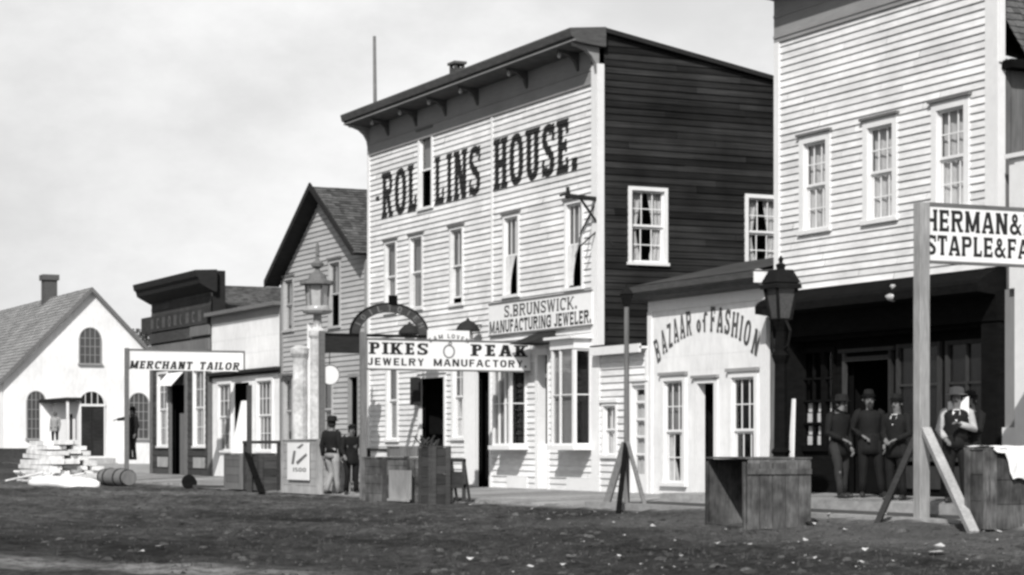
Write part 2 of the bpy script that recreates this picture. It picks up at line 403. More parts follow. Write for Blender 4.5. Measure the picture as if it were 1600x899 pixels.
def window(root, T, u0, u1, z0, z1, cols=3, rows=2, cas=.10, fm='trim', blind=None, curtain=None, opened=0.0, cap=.07, sill=True, capm=None,
           name='window', split=.5, label=None, glassy=True, hood=0.0, cards=False):
    f = MB(T); g = .052; m = M[fm]
    f.box(u0 - cas, u0, -.06, g, z0 - (0 if sill else cas), z1 + cas); f.box(u1, u1 + cas, -.06, g, z0 - (0 if sill else cas), z1 + cas); f.box(u0, u1, -.06, g + .002, z1, z1 + cas)
    st = min(.045, (u1 - u0) * .07); zm = z0 + (z1 - z0) * split
    lo = z0 + (zm - z0) * opened if opened else z0
    def sash(a, b, c, d, n, cc, rr):
        f.box(a, a + st, n, n + .03, c, d); f.box(b - st, b, n, n + .03, c, d); f.box(a + st, b - st, n, n + .031, c, c + st * 1.1); f.box(a + st, b - st, n, n + .031, d - st, d)
        for i in range(1, cc): x = a + (b - a) * i / cc; f.box(x - .011, x + .011, n + .004, n + .024, c + st, d - st)
        for i in range(1, rr): z = c + (d - c) * i / rr; f.box(a + st, b - st, n + .005, n + .023, z - .011, z + .011)
    sash(u0, u1, zm, z1, -.055, cols, rows)
    if opened < .95: sash(u0, u1, lo, min(zm + st, lo + zm - z0), -.095, cols, rows)
    w = f.build(name, m, root, label=label)
    if cap:
        c = MB(T); c.box(u0 - cas - .05, u1 + cas + .05, .0, .09 + hood, z1 + cas + .002, z1 + cas + cap); c.build('head_cap', M[capm] if capm else M['greytrim'], w)
    if sill:
        s = MB(T); s.box(u0 - cas - .03, u1 + cas + .03, -.06, .085, z0 - .07, z0 - .001); s.build('sill', m, w)
    if glassy:
        p = MB(T); p.poly([(u0 + st * .5, -.04, zm + st * .5), (u1 - st * .5, -.04, zm + st * .5), (u1 - st * .5, -.04, z1 - st * .5), (u0 + st * .5, -.04, z1 - st * .5)])
        if opened < .95: p.poly([(u0 + st * .5, -.08, lo + .01), (u1 - st * .5, -.08, lo + .01), (u1 - st * .5, -.08, zm), (u0 + st * .5, -.08, zm)])
        p.build('pane', M['glass'], w, norm=False)
    if blind: # share of the opening, from the top
        b = MB(T); zb = z1 - (z1 - z0) * blind; b.box(u0 + .01, u1 - .01, -.125, -.122, zb, z1 - .005); b.build('blind', M['blind'], w)
    if curtain:
        hw = (u1 - u0)
        if curtain == 'parted':
            e = lambda q: .43 - .20 * (1 - abs(q - .42) / .58) if q > .1 else .36
            drape(T, u0, u1, z0 + .02, z1 - .02, -.13, 2.5, .012, e, parent=w)
            drape(T, u1, u0, z0 + .02, z1 - .02, -.13, 2.5, .012, e, parent=w)
        elif curtain == 'pinched':
            drape(T, u0, u1, z0 + .02, zm, -.115, 3, .012, lambda q: .55 - .45 * q if q < .8 else .2, parent=w)
            drape(T, u1, u0, zm, z1, -.13, 3, .012, lambda q: 1.0, mat=M['blind'], parent=w)
        else:
            drape(T, u0, u1, z0 + .02, z1 - .02, -.13, 4, .015, None, parent=w)
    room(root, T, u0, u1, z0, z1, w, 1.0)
    return (u0, u1, z0, z1)
F0 = front(0.0)
ZB = .14                                             # walk level at the facades
# ================================================================== ROLLINS HOUSE (three-storey hotel)
XL, XR = -56.4, -42.7
hotel = thing('hotel', 'tall white clapboard hotel with ROLLINS HOUSE painted across its front', 'hotel', (-49.5, 0, 0))
pit = .142
holes = []
def hw(x0, x1, z0, z1, **k): holes.append(window(hotel, F0, sx(x0), sx(x1), z0, z1, **k))
hw(604, 620, 4.80, 6.66, cols=1, rows=1, blind=.9, opened=.12, cas=.07, fm='white')
hw(643, 661, 4.80, 6.66, cols=1, rows=1, blind=1.0, cas=.07, fm='white')
hw(706, 724, 4.76, 6.64, cols=2, rows=1, blind=.88, opened=.16, cas=.07, fm='white')
hw(790, 811, 4.78, 6.64, cols=3, rows=1, cas=.08, blind=.5, curtain=None, opened=.97)
hw(887, 911, 4.74, 6.64, cols=3, rows=1, cas=.08, blind=.5, curtain=None, opened=.97)
hw(657.5, 676, 7.40, 9.33, cols=1, rows=1, blind=.47, opened=.97, cap=.05, label='attic window between ROL and LINS, blind above and open below')
hw(607, 622, 1.33, 3.40, cols=1, rows=1, blind=1.0)
hw(710, 726, 1.36, 3.40, cols=2, rows=2, curtain='pinched')
# curtains blown into the open lower sashes of the two right-hand windows
wins = [o for o in hotel.children if o.name.startswith('window')]
for i, (a, b) in ((3, (790, 811)), (4, (887, 911))):
    u0, u1 = sx(a), sx(b)
    drape(F0, u0 + .02, u1, 4.80, 5.72, -.02, 2, .02, lambda q: .30 + .45 * q ** 2, parent=wins[i])
def opening(x0, x1, z0, z1, name, cas=.11, depth=1.2, m='trim'):
    u0, u1 = sx(x0), sx(x1); f = MB(F0); g = .054
    f.box(u0 - cas, u0, -.03, g, z0, z1 + cas); f.box(u1, u1 + cas, -.12, g, z0, z1 + cas); f.box(u0, u1, -.12, g + .002, z1, z1 + cas)
    f.box(u0 - cas - .04, u1 + cas + .04, 0, .1, z1 + cas + .002, z1 + cas + .06)
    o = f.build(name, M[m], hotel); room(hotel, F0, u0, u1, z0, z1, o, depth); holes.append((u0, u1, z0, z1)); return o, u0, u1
dB, b0, b1 = opening(658, 696, ZB, 2.92, 'doorway')
dD, d0, d1 = opening(746, 767, ZB, 3.05, 'doorway')
# white leaf of the second doorway folded back against the wall, the first one's stands inside
lf = MB(); a = Vector((d0, -.04, 0)); ang = radians(188); dv = Vector((cos(ang), sin(ang), 0)); nv = Vector((-dv.y, dv.x, 0)) * .02
for z0, z1 in ((ZB + .05, 3.0),):
    P = [a + nv, a + dv * .52 + nv, a + dv * .52 - nv, a - nv]
    lf.rings([[(p.x, p.y, z0) for p in P], [(p.x, p.y, z1) for p in P]])
leaf = lf.build('door_leaf', M['trim'], dD)
hb = MB(F0); hb.box(sx(655), sx(660), .04, .26, 2.22, 2.95); hb.build('shutter', M['darktrim'], dB)
# recessed shop entrance between the two bay windows
e0, e1 = sx(843), sx(858); rec = MB(F0)
rec.box(e0 - .14, e0, -.16, .056, ZB, 3.28); rec.box(e1, e1 + .06, -.6, .056, ZB, 3.28); rec.box(e0, e1, -.16, .056, 3.28, 3.42)
rec.box(e0, e1, -.2, -.16, 2.75, 2.85); rec.box(e0, e1, -.2, -.16, ZB, 1.2)
ent = rec.build('entrance', M['trim'], hotel); holes.append((e0 - .02, e1 + .02, ZB, 3.30))
m_ = MB(F0); m_.box(e0 + .12, e0 + .15, -.19, -.16, 2.85, 3.28); m_.box(e0 + .32, e0 + .35, -.19, -.16, 2.85, 3.28); m_.build('transom_bars', M['trim'], ent)
r_ = MB(F0); r_.box(e0 - .1, e1 + .1, -.75, -.67, .5, 3.4); r_.box(e0 - .16, e0 - .1, -.7, -.17, .5, 3.4); r_.build('dark_backing', M['room'], ent)  # near-black sheets put in for the shade inside the entrance
# bay windows
def bay(xl, xc, xr, name_label, ztop, bars, d=.46, zs=1.16):
    Yf = -d; u0 = sx(xl, Yf); u1 = sx(xc, Yf); base = MB(F0); t = .07
    o = MB(F0)
    o.box(u0 - .08, u1 + .08, 0, d + .07, zs - .10, zs)                     # sill shelf
    o.box(u0 - .03, u1 + .03, 0, d + .02, ztop, ztop + .22)                # head
    o.box(u0 - .12, u1 + .12, 0, d + .14, ztop + .221, ztop + .28)
    o.box(u0, u0 + t, d - t, d, zs, ztop); o.box(u1 - t * 1.5, u1, d - t, d, zs, ztop); o.box(u0, u0 + .03, 0, d - t, zs, ztop)
    o.box(u1 - .05, u1 - .002, 0, .07, zs, ztop)
    for b in bars: x = u0 + (u1 - u0) * b; o.box(x - .028, x + .028, d - .05, d - .005, zs, ztop)
    o.box(u1 - .04, u1 - .005, .07, d - t, zs + .0, zs + .05); o.box(u1 - .04, u1 - .005, .07, d - t, ztop - .05, ztop)
    o.box(u0 + t, u1 - t * 1.5, d - .05, d - .006, zs, zs + .05)
    zt = zs + (ztop - zs) * .52
    o.box(u0 + t, u1 - t * 1.5, d - .045, d - .01, zt, zt + .025)
    o.box(u1 - .035, u1 - .01, .07, d - t, zt, zt + .025)
    b = o.build('bay_window', M['trim'], hotel, label=name_label)
    g = MB(F0); g.poly([(u0 + .03, d - .03, zs), (u1 - .05, d - .03, zs), (u1 - .05, d - .03, ztop), (u0 + .03, d - .03, ztop)])
    g.poly([(u1 - .022, .06, zs), (u1 - .022, d - .05, zs), (u1 - .022, d - .05, ztop), (u1 - .022, .06, ztop)]); g.build('pane', M['glass'], b, norm=False)
    c = MB(F0); c.box(u0 + .06, u0 + (u1 - u0) * .86, d - .11, d - .10, zs + .02, ztop - .02, 1.0); c.build('blind', M['blind'], b)
    for k in range(3):
        gg = MB(F0); x = u0 + (u1 - u0) * (.3 + .25 * k); gg.lathe((x, .2, zs + .002), [(.05, 0), (.07, .05), (.04, .12), (.03, .2), (.05, .22)], 8); 
    s = MB(F0); s.box(u0 - .05, u1 + .06, .0, .05, ZB, ZB + .28); s.build('plinth', M['trim'], b)
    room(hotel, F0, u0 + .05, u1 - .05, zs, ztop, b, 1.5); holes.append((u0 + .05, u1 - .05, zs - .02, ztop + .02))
    return u0, u1
bay(769, 797, 823, 'left bay window, narrow with three panes', 3.05, (.36, .7))
g0, g1 = bay(861, 897, 920, 'right bay window, wide with a grey blind', 3.32, (.38,))
# dark hood roof over the entrance and the right bay
hd = MB(F0); a0, a1 = sx(838), sx(872)
hd.poly([(a0, .72, 3.52), (a1, .72, 3.52), (a1 - .1, .03, 3.80), (a0 + .1, .03, 3.80)]); hd.poly([(a0, .72, 3.52), (a1, .72, 3.52), (a1, .02, 3.5), (a0, .02, 3.5)])
hd.poly([(a0, .72, 3.52), (a0 + .1, .03, 3.80), (a0, .02, 3.5)]); hd.poly([(a1, .72, 3.52), (a1 - .1, .03, 3.80), (a1, .02, 3.5)])
hd.build('entrance_hood', M['darktrim'], hotel)
# walls
fw = MB(F0); courses(fw, [(XL + .1, ZB), (XR - .26, ZB), (XR - .26, 9.25), (XL + .1, 9.25)], pit, .033, holes, 4.2, jit=.005, gap=.003)
fw.build('front_wall', M['white'], hotel, norm=False)
cb = MB(F0); cb.box(XR - .26, XR + .03, -.12, .058, ZB, 9.62); cb.box(XL - .02, XL + .12, -.1, .056, ZB, 9.62)
xs_ = sx(770.5); cb.box(xs_ - .045, xs_ + .045, 0, .044, 4.66, 9.25)
each(cb, 'corner_board', M['trim'], hotel)
fz = MB(F0); fz.box(XL + .12, XR - .26, -.05, .058, 9.20, 10.04); fz.box(XL + .12, XR - .26, .04, .075, 9.50, 9.56); fz.box(XL + .12, XR - .26, .04, .06, 9.2, 9.25)
fz.build('frieze', M['frieze'], hotel)
cn = MB(); o_ = .16
prof = [(0, 9.98), (-.52, 10.03), (-.66, 10.05), (-.70, 10.13), (-.76, 10.15), (-.80, 10.29), (-.80, 10.33), (.1, 10.42), (.1, 9.98)]
cn.rings([[(XL - o_, y, z) for y, z in prof], [(XR + o_, y, z) for y, z in prof]])
cn.build('cornice', M['darktrim2'], hotel)
cl = MB(); cl.box(XL - o_ - .004, XR + o_ + .004, -.71, -.665, 10.06, 10.09); cl.build('cornice_moulding', M['frieze'], hotel)
for i, bx in enumerate((596, 640, 686, 736, 813, 893)):
    X = sx(bx + 14, 0)
    b = MB(); b.rings([[(X - .05, y, z) for y, z in ((0, 9.55), (-.08, 9.6), (-.16, 9.8), (-.34, 9.93), (-.58, 9.98), (-.58, 10.03), (0, 10.0))], [(X + .05, y, z) for y, z in ((0, 9.55), (-.08, 9.6), (-.16, 9.8), (-.34, 9.93), (-.58, 9.98), (-.58, 10.03), (0, 10.0))]])
    bb = b.build('cornice_bracket', M['darktrim2'], hotel)
    k = MB(); k.lathe((X, -.53, 9.84), [(.015, 0), (.045, .03), (.05, .07), (.03, .12), (.02, .15)], 8); k.build('drop', M['frieze'], bb, smooth=True)
for X, mm in ((XL + .06, 'frieze'), (XR - .04, 'frieze')):
    b = MB(); pr = [(0, 9.2), (-.05, 9.22)] + [(-.62 + .56 * cos(a), 9.44 + .54 * sin(a)) for a in [radians(q) for q in (0, 20, 40, 60, 80, 90)]] + [(-.66, 10.05), (0, 10.02)]
    b.rings([[(X - .06, y, z) for y, z in pr], [(X + .06, y, z) for y, z in pr]]); b.build('cornice_end_bracket', M[mm], hotel)
# side wall (+x), bare brown boards
TE = sideE(XR); ROOFS = .17; HB = 11.0
sh = []
def sw(x0, x1, z0, z1, **k):
    sh.append(window(hotel, TE, sy(x0, XR), sy(x1, XR), z0, z1, **k))
sw(986, 1037, 5.26, 6.86, cols=3, curtain='parted', cap=0, cas=.085, label='side window with parted white curtains')
y2 = sy(1168, XR); sh.append(window(hotel, TE, y2, y2 + (sy(1037, XR) - sy(986, XR)), 5.26, 6.84, cols=3, curtain='parted', cap=0, cas=.085))
sh.append(window(hotel, TE, 7.2, 8.05, 5.26, 6.84, cols=3, curtain='parted', cap=0, cas=.085))
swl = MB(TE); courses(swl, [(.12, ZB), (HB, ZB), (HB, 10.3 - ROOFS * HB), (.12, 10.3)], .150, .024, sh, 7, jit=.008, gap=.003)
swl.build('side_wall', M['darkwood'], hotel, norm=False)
ow = MB(); ow.poly([(XL, 0, 0), (XL, HB, 0), (XL, HB, 10.3 - ROOFS * HB), (XL, 0, 10.3)]); ow.poly([(XL, HB, 0), (XR, HB, 0), (XR, HB, 10.3 - ROOFS * HB), (XL, HB, 10.3 - ROOFS * HB)])
ow.build('rear_wall', M['darkwood'], hotel)
rf = MB(); e = .14
def slab(m, y0, z0, y1, z1, x0, x1, t): m.rings([[(x0, y0, z0), (x1, y0, z0), (x1, y0, z0 + t), (x0, y0, z0 + t)], [(x0, y1, z1), (x1, y1, z1), (x1, y1, z1 + t), (x0, y1, z1 + t)]])
slab(rf, .1, 10.31, HB + .3, 10.31 - ROOFS * (HB + .2), XL - e, XR + e, .10); rfo = rf.build('roof', M['darktrim'], hotel)
X0 = sx(716, 2.5) - .22; X1 = X0 + .5; zt = sz(719, 97, 2.5); ch = MB()
ch.box(X0 + .06, X1 - .06, 2.3, 2.6, 9.6, zt - .18); ch.box(X0, X1, 2.26, 2.64, zt - .07, zt); 
for x in (X0 + .06, X1 - .14):
    for y in (2.3, 2.52): ch.box(x, x + .08, y, y + .08, zt - .18, zt - .07)
ch.build('chimney', M['brick'], rfo)
# painted name, following the laps of the boards
nf = lap(ZB, pit, .036); cuts = [ZB + pit * k for k in range(40, 66)]
nm = []
nm += text_polys('ROL', sx(598), sx(653.5), 7.38, 1.24, t=.27, h=.16, slab=.075)
nm += text_polys('LINS', sx(681), sx(752), 7.38, 1.24, t=.24, h=.15, slab=.065)
nm += text_polys('HOUSE.', sx(773), sx(903), 7.38, 1.24, t=.27, h=.16, slab=.075)
nm += [[(sx(589), 7.9), (sx(594), 7.9), (sx(594), 8.03), (sx(589), 8.03)]]
paint(nm, nf, F0, 'painted_name', M['letter'], hotel, cuts)
# pole behind the roof
fp = MB(); X = sx(587, 1.5); fp.tube([(X, 1.5, 9.3), (sx(585, 1.5) , 1.5, sz(585, 57, 1.5))], [.07, .05], 8)
tag(fp.build('flagpole', M['greytrim'], None, smooth=True), 'bare thin pole rising behind the left end of the hotel cornice', 'pole')
# ---- jeweller's board on the hotel wall
jb = thing('wall_sign', 'long white board on the hotel front lettered S. BRUNSWICK MANUFACTURING JEWELER', 'sign', (sx(850), -.06, 3.85))
u0, u1 = sx(768.5), sx(930); m_ = MB(F0); m_.box(u0, u1, .034, .085, 3.86, 4.585, .5); m_.build('board', M['signwhite'], jb)
m_ = MB(F0); m_.box(u0, u1, .03, .10, 4.587, 4.63); m_.box(u0, u1, .03, .09, 3.82, 3.858); m_.build('moulding', M['greytrim'], jb)
fl = lambda z: .083
paint(text_polys('S.BRUNSWICK.', sx(793), sx(907), 4.24, .29, t=.19, h=.16, slab=.06), fl, F0, 'top_line', M['faded'], jb)
paint(text_polys('MANUFACTURING', sx(770), sx(866), 3.885, .30, t=.21, h=.2, slab=.03) + text_polys('JEWELER.', sx(871), sx(929), 3.885, .30, t=.21, h=.2, slab=.03), fl, F0, 'bottom_line', M['letter'], jb)
# ---- bracket frame at the hotel corner
bk = MB(); Xb = XR - .05; yb = sy(884, Xb); zb = szX(905, 309, Xb)
bk.bar((Xb, .1, zb - .02), (Xb, yb, zb + .03), .09); bk.bar((Xb, yb + .05, zb - .04), (Xb, yb + .05, zb + .22), .06)
bk.bar((Xb + .06, .35, szX(957, 385, Xb)), (Xb, sy(907, Xb), zb - .02), .045); bk.bar((Xb - .05, sy(934, Xb), zb - .04), (Xb - .05, sy(908, Xb), szX(908, 366, Xb)), .03)
bk.bar((Xb - .05, sy(908, Xb), szX(908, 385, Xb)), (Xb, sy(934, Xb), szX(934, 360, Xb)), .03); bk.bar((Xb, yb + .1, zb + .1), (Xb, yb - .14, zb + .02), .05)
tag(bk.build('bracket', M['darktrim'], None), 'empty dark timber sign bracket with crossed braces at the corner of the hotel', 'bracket')

# ================================================================== LINK SHOP (low white annex)
ax0, ax1 = XR, sx(1014.5)
an = thing('annex', 'low white clapboard annex between the hotel and the arched-lettered shop', 'shop', ((ax0 + ax1) / 2, 0, 0))
ah = [window(an, F0, sx(945), sx(964), .95, 2.03, cols=2, rows=1, curtain='full', cas=.07, capm='trim'),]
# glazed door
du0, du1 = sx(989), sx(1012); ah.append((du0, du1, ZB, 2.45))
f = MB(F0); f.box(du0 - .08, du0, -.06, .052, ZB, 2.53); f.box(du1, du1 + .07, -.06, .052, ZB, 2.53); f.box(du0, du1, -.06, .036, 2.45, 2.53); f.box(du0 - .12, du1 + .1, 0, .08, 2.533, 2.59)
f.box(du0, du0 + .09, -.07, -.03, ZB, 2.45); f.box(du1 - .09, du1, -.07, -.03, ZB, 2.45); f.box(du0 + .09, du1 - .09, -.071, -.031, ZB, .55)
for z in (.95, 1.33, 1.70, 2.07): f.box(du0 + .09, du1 - .09, -.069, -.029, z, z + .05)
f.box(du0 + .09, du1 - .09, -.069, -.029, 2.36, 2.45)
d = f.build('door', M['trim'], an); p = MB(F0); p.poly([(du0, -.05, .5), (du1, -.05, .5), (du1, -.05, 2.4), (du0, -.05, 2.4)]); p.build('pane', M['glass'], d, norm=False)
drape(F0, du0, du1, .5, 2.25, -.12, 4, .015, None, parent=d); room(an, F0, du0, du1, ZB, 2.45, d, 1)
w = MB(F0); courses(w, [(ax0 + .1, ZB), (ax1, ZB), (ax1, 3.22), (ax0 + .1, 3.22)], .15, .036, ah, 3); w.build('front_wall', M['white'], an, norm=False)
m_ = MB(F0); m_.box(ax0 + .04, ax0 + .12, 0, .056, ZB, 3.2); m_.box(ax1 - .1, ax1, .0, .056, ZB, 3.2); each(m_, 'corner_board', M['trim'], an)
m_ = MB(F0); m_.box(ax0 + .035, ax1, 0, .24, 3.22, 3.27); m_.box(ax0 + .035, ax1, .2, .26, 3.14, 3.32); m_.build('eave', M['trim'], an)
m_ = MB(); m_.rings([[(ax0 + .03, -.25, 3.33), (ax1, -.25, 3.33), (ax1, -.25, 3.36), (ax0 + .03, -.25, 3.36)], [(ax0 + .03, 6, 3.0), (ax1, 6, 3.0), (ax1, 6, 3.03), (ax0 + .03, 6, 3.03)]]); m_.build('roof', M['darktrim'], an)

# ================================================================== BAZAAR OF FASHION
bx0, bx1 = sx(1015), sx(1199)
bz = thing('bazaar_shop', 'small white shop with BAZAAR OF FASHION lettered in an arch over its door', 'shop', ((bx0 + bx1) / 2, 0, 0))
bh = [window(bz, F0, sx(1039), sx(1069), .38, 2.50, cols=3, rows=2, curtain='pinched', cas=.11, capm='frieze'),
      window(bz, F0, sx(1145), sx(1181), .38, 2.50, cols=3, rows=2, cas=.11, capm='frieze')]
q0, q1 = sx(1091), sx(1117); bh.append((q0, q1, ZB, 2.42))
f = MB(F0); f.box(q0 - .13, q0, -.16, .034, ZB, 2.5); f.box(q1, q1 + .14, -.5, .034, ZB, 2.5); f.box(q0, q1, -.5, .036, 2.42, 2.52)
d = f.build('doorway', M['trim'], bz); room(bz, F0, q0, q1, ZB, 2.42, d, 1.5)
m_ = MB(F0); m_.box(q0 - .18, q1 + .18, 0, .085, 2.522, 2.58); m_.build('head_cap', M['frieze'], d)
w = MB(F0); courses(w, [(bx0, 0.0), (bx1, 0.0), (bx1, 4.3), (bx0, 4.3)], .30, .002, bh, 4, jit=.001); w.build('front_wall', M['plaster'], bz, norm=False)
m_ = MB(F0); m_.box(bx0 - .02, bx0 + .14, 0, .045, 0, 3.98); m_.box(bx1 - .2, bx1 + .02, -.05, .045, 0, 3.98); m_.box(bx0, bx1, 0, .04, 3.98, 4.22); each(m_, 'pilaster', M['trim'], bz)
cn = MB(); prof = [(0, 4.20), (-.20, 4.22), (-.32, 4.26), (-.34, 4.33), (-.42, 4.38), (-.44, 4.50), (.1, 4.56), (.1, 4.2)]
cn.rings([[(bx0 - .14, y, z) for y, z in prof], [(bx1 + .14, y, z) for y, z in prof]]); cn.build('cornice', M['darktrim2'], bz)
m_ = MB(); m_.box(bx1 + .142, bx1 + .16, -.40, .1, 4.28, 4.49, .5); m_.build('cornice_return', M['trim'], bz)
rf = MB(); rf.poly([(bx0 - .1, -.4, 4.52), (bx1 + .1, -.4, 4.52), (bx1 + .1, 2.2, 5.12), (bx0 - .1, 2.2, 5.12)]); rf.poly([(bx0 - .1, 2.2, 5.12), (bx1 + .1, 2.2, 5.12), (bx1 + .1, 7, 4.2), (bx0 - .1, 7, 4.2)]); rf.build('roof', M['oldboard'], bz)
sd = MB(); sd.poly([(bx1, 0, 0), (bx1, 7, 0), (bx1, 7, 4.2), (bx1, 2.2, 5.05), (bx1, 0, 4.5)]); sd.poly([(bx0, 0, 0), (bx0, 7, 0), (bx0, 7, 4.2), (bx0, 2.2, 5.05), (bx0, 0, 4.5)]); sd.build('side_wall', M['greyboard'], bz)
# arched lettering
A0, A1 = sx(1027), sx(1184); ctr = (A0 + A1) / 2; ra = (A1 - A0) / 2
def arch(s, x0, x1, H=.50, zb=2.80, **k):
    q = 1.10; zf = lambda x: zb + .66 * (sqrt(max(0, 1 - (x / q) ** 2)) - .41) / .59
    def xf(xm, dx, py, tot):
        x = x0 + (x1 - x0) * xm / tot; sc = ra * abs(x1 - x0) / tot; rot = atan((zf(x + .02) - zf(x - .02)) / (.04 * ra)) * .55
        u, v = dx * sc * .92, py * H
        return (ctr + ra * x + u * cos(rot) - v * sin(rot), zf(x) + u * sin(rot) + v * cos(rot))
    return text_polys(s, 0, 1, 0, H, xf=xf, **k)
P = arch('BAZAAR', -.99, -.26, t=.24, h=.15, slab=.04) + arch('of', -.17, .03, H=.40, t=.2, h=.14, slab=0) + arch('FASHION', .10, 1.0, t=.24, h=.15, slab=.04)
paint(P, lambda z: .012, F0, 'arched_lettering', M['faded'], bz)

# ================================================================== HERMAN'S STORE (right, two storeys)
hx0, hx1 = sx(1213), sx(1562)
st = thing('dry_goods_store', 'two-storey white clapboard store at the right over a dark open shop front', 'store', ((hx0 + hx1) / 2, 0, 0))
hh = [window(st, F0, sx(1258), sx(1293), 5.17, 6.80, cols=3, rows=2, curtain='full', cas=.14, hood=.01, cap=.05),
      window(st, F0, sx(1358), sx(1397), 5.17, 6.82, cols=3, rows=2, curtain='full', cas=.14, hood=.01, cap=.05),
      window(st, F0, sx(1466), sx(1509), 5.17, 6.85, cols=3, rows=2, curtain='full', cas=.14, hood=.01, cap=.05)]
w = MB(F0); courses(w, [(hx0 + .16, 4.08), (hx1 - .3, 4.08), (hx1 - .3, 8.85), (hx0 + .16, 8.85)], .130, .029, hh, 4.5, jit=.004, gap=.003); w.build('front_wall', M['white'], st, norm=False)
m_ = MB(F0); m_.box(hx0, hx0 + .17, -.1, .058, 4.08, 8.85); m_.box(hx1 - .31, hx1 + .02, -.1, .058, 4.08, 10.0); m_.box(hx1 + .021, hx1 + .05, -.05, .045, 7.42, 10.0); each(m_, 'corner_board', M['trim'], st)
m_ = MB(F0); m_.box(hx0, hx1 - .31, -.05, .056, 8.85, 9.75); m_.box(hx0, hx1 - .31, .04, .075, 8.93, 8.98); m_.box(hx0, hx1 - .31, .04, .07, 9.32, 9.37); m_.build('frieze', M['frieze'], st)
cn = MB(); prof = [(0, 9.72), (-.5, 9.76), (-.62, 9.85), (-.7, 9.98), (-.7, 10.05), (.1, 10.12), (.1, 9.7)]
cn.rings([[(hx0 - .22, y, z) for y, z in prof], [(hx1 + .2, y, z) for y, z in prof]]); cn.build('cornice', M['greytrim'], st)
# lower storey set back under a cornice; black paint also carries the recess's shade
rb = -.35
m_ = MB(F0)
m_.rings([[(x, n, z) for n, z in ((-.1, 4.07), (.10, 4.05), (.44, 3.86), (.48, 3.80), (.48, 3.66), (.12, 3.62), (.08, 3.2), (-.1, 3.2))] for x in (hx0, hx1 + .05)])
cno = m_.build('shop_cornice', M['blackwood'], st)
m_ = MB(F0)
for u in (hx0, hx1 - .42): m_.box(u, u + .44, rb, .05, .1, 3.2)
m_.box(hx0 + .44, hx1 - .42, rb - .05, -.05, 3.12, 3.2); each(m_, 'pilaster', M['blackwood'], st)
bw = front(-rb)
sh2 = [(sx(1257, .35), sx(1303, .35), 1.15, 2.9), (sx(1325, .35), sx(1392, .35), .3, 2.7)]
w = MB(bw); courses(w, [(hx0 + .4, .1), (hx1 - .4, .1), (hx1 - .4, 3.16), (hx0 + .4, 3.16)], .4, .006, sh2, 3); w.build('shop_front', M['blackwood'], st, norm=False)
u0, u1 = sh2[0][:2]; f = MB(bw); f.box(u0 - .09, u0, -.05, .05, 1.05, 3.0); f.box(u1, u1 + .09, -.05, .05, 1.05, 3.0); f.box(u0, u1, -.05, .05, 2.9, 3.0); f.box(u0, u1, -.05, .07, 1.05, 1.15)
k = (u1 - u0); f.box(u0 + k * .32, u0 + k * .345, -.04, .03, 1.15, 2.9); f.box(u0 + k * .62, u0 + k * .74, -.05, .04, 1.15, 2.9)
for z in (1.55, 1.98, 2.4): f.box(u0, u1, -.04, .03, z, z + .035)
wo = f.build('display_window', M['blackwood'], st); p = MB(bw); p.poly([(u0, -.02, 1.15), (u1, -.02, 1.15), (u1, -.02, 2.9), (u0, -.02, 2.9)]); p.build('pane', M['glass'], wo, norm=False)
room(st, bw, u0, u1, 1.15, 2.9, wo, 1.0)
c = MB(bw)
for (a, b) in ((.02, .30), (.36, .60), (.76, .98)):
    for z in (1.17, 1.60): 
        c.box(u0 + k * a, u0 + k * b, -.075, -.06, z, z + .17, 1); c.box(u0 + k * a + .02, u0 + k * b - .02, -.08, -.07, z + .19, z + .36, 1)
c.build('display_card', M['canvas'], wo)
room(st, bw, sh2[1][0], sh2[1][1], .3, 2.7, st, 1.6, 'open_doorway')
M['dimwood'] = gmat('dim_varnished_wood', .035, .3, (2, 2, .4), .7, tone=.3, spec=.2)
f = MB(bw); v0, v1 = sh2[1][:2]
for x in (v0 - .09, v1 + .01): f.box(x, x + .08, .0, .07, .27, 2.86)
f.box(v0 - .01, v1 + .01, .0, .072, 2.70, 2.78); f.box(v0 - .2, v1 + .2, 0, .09, 2.861, 2.93); f.build('door_frame', M['dimwood'], st)
for (x0_, x1_) in ((v1 + .32, v1 + 1.45), (v1 + 1.75, v1 + 2.75)):
    f = MB(bw); f.box(x0_ - .07, x0_, .008, .07, .95, 2.95); f.box(x1_, x1_ + .07, .008, .07, .95, 2.95); f.box(x0_, x1_, .008, .071, 2.88, 2.95); f.box(x0_ - .1, x1_ + .1, .008, .11, .88, .948)
    xm = (x0_ + x1_) / 2; f.box(xm - .02, xm + .02, .012, .055, .95, 2.88); f.box(x0_, x1_, .012, .05, 2.2, 2.24)
    wq = f.build('shop_window', M['dimwood'], st); p = MB(bw); p.box(x0_, x1_, .007, .011, .95, 2.88); p.build('pane', M['glassdark2'], wq)
    q_ = MB(bw); q_.box(x0_ - .02, x1_ + .02, .008, .05, .40, .80); q_.build('panel', M['dimwood'], wq)
sd = MB(sideE(hx1))
courses(sd, [(.1, 0), (12, 0), (12, 7.3), (.1, 7.3)], 8, .004, (), .24, gap=.004); sd.build('side_wall', M['greyboard'], st, norm=False)
m_ = MB(sideE(hx1)); m_.box(.02, 12, -.05, .28, 7.3, 7.44); m_.build('side_eave', M['blackwood'], st)
rs = MB(lambda u, n, z: (hx1 + .28 - z * .6 + n * .8, u, 7.44 + z * .8 + n * .6)); courses(rs, [(.35, 0), (12, 0), (12, 3.1), (.35, 3.1)], .16, .02, (), .16, jit=.006, rnd=.02); rs.build('roof', M['shingle'], st, norm=False)
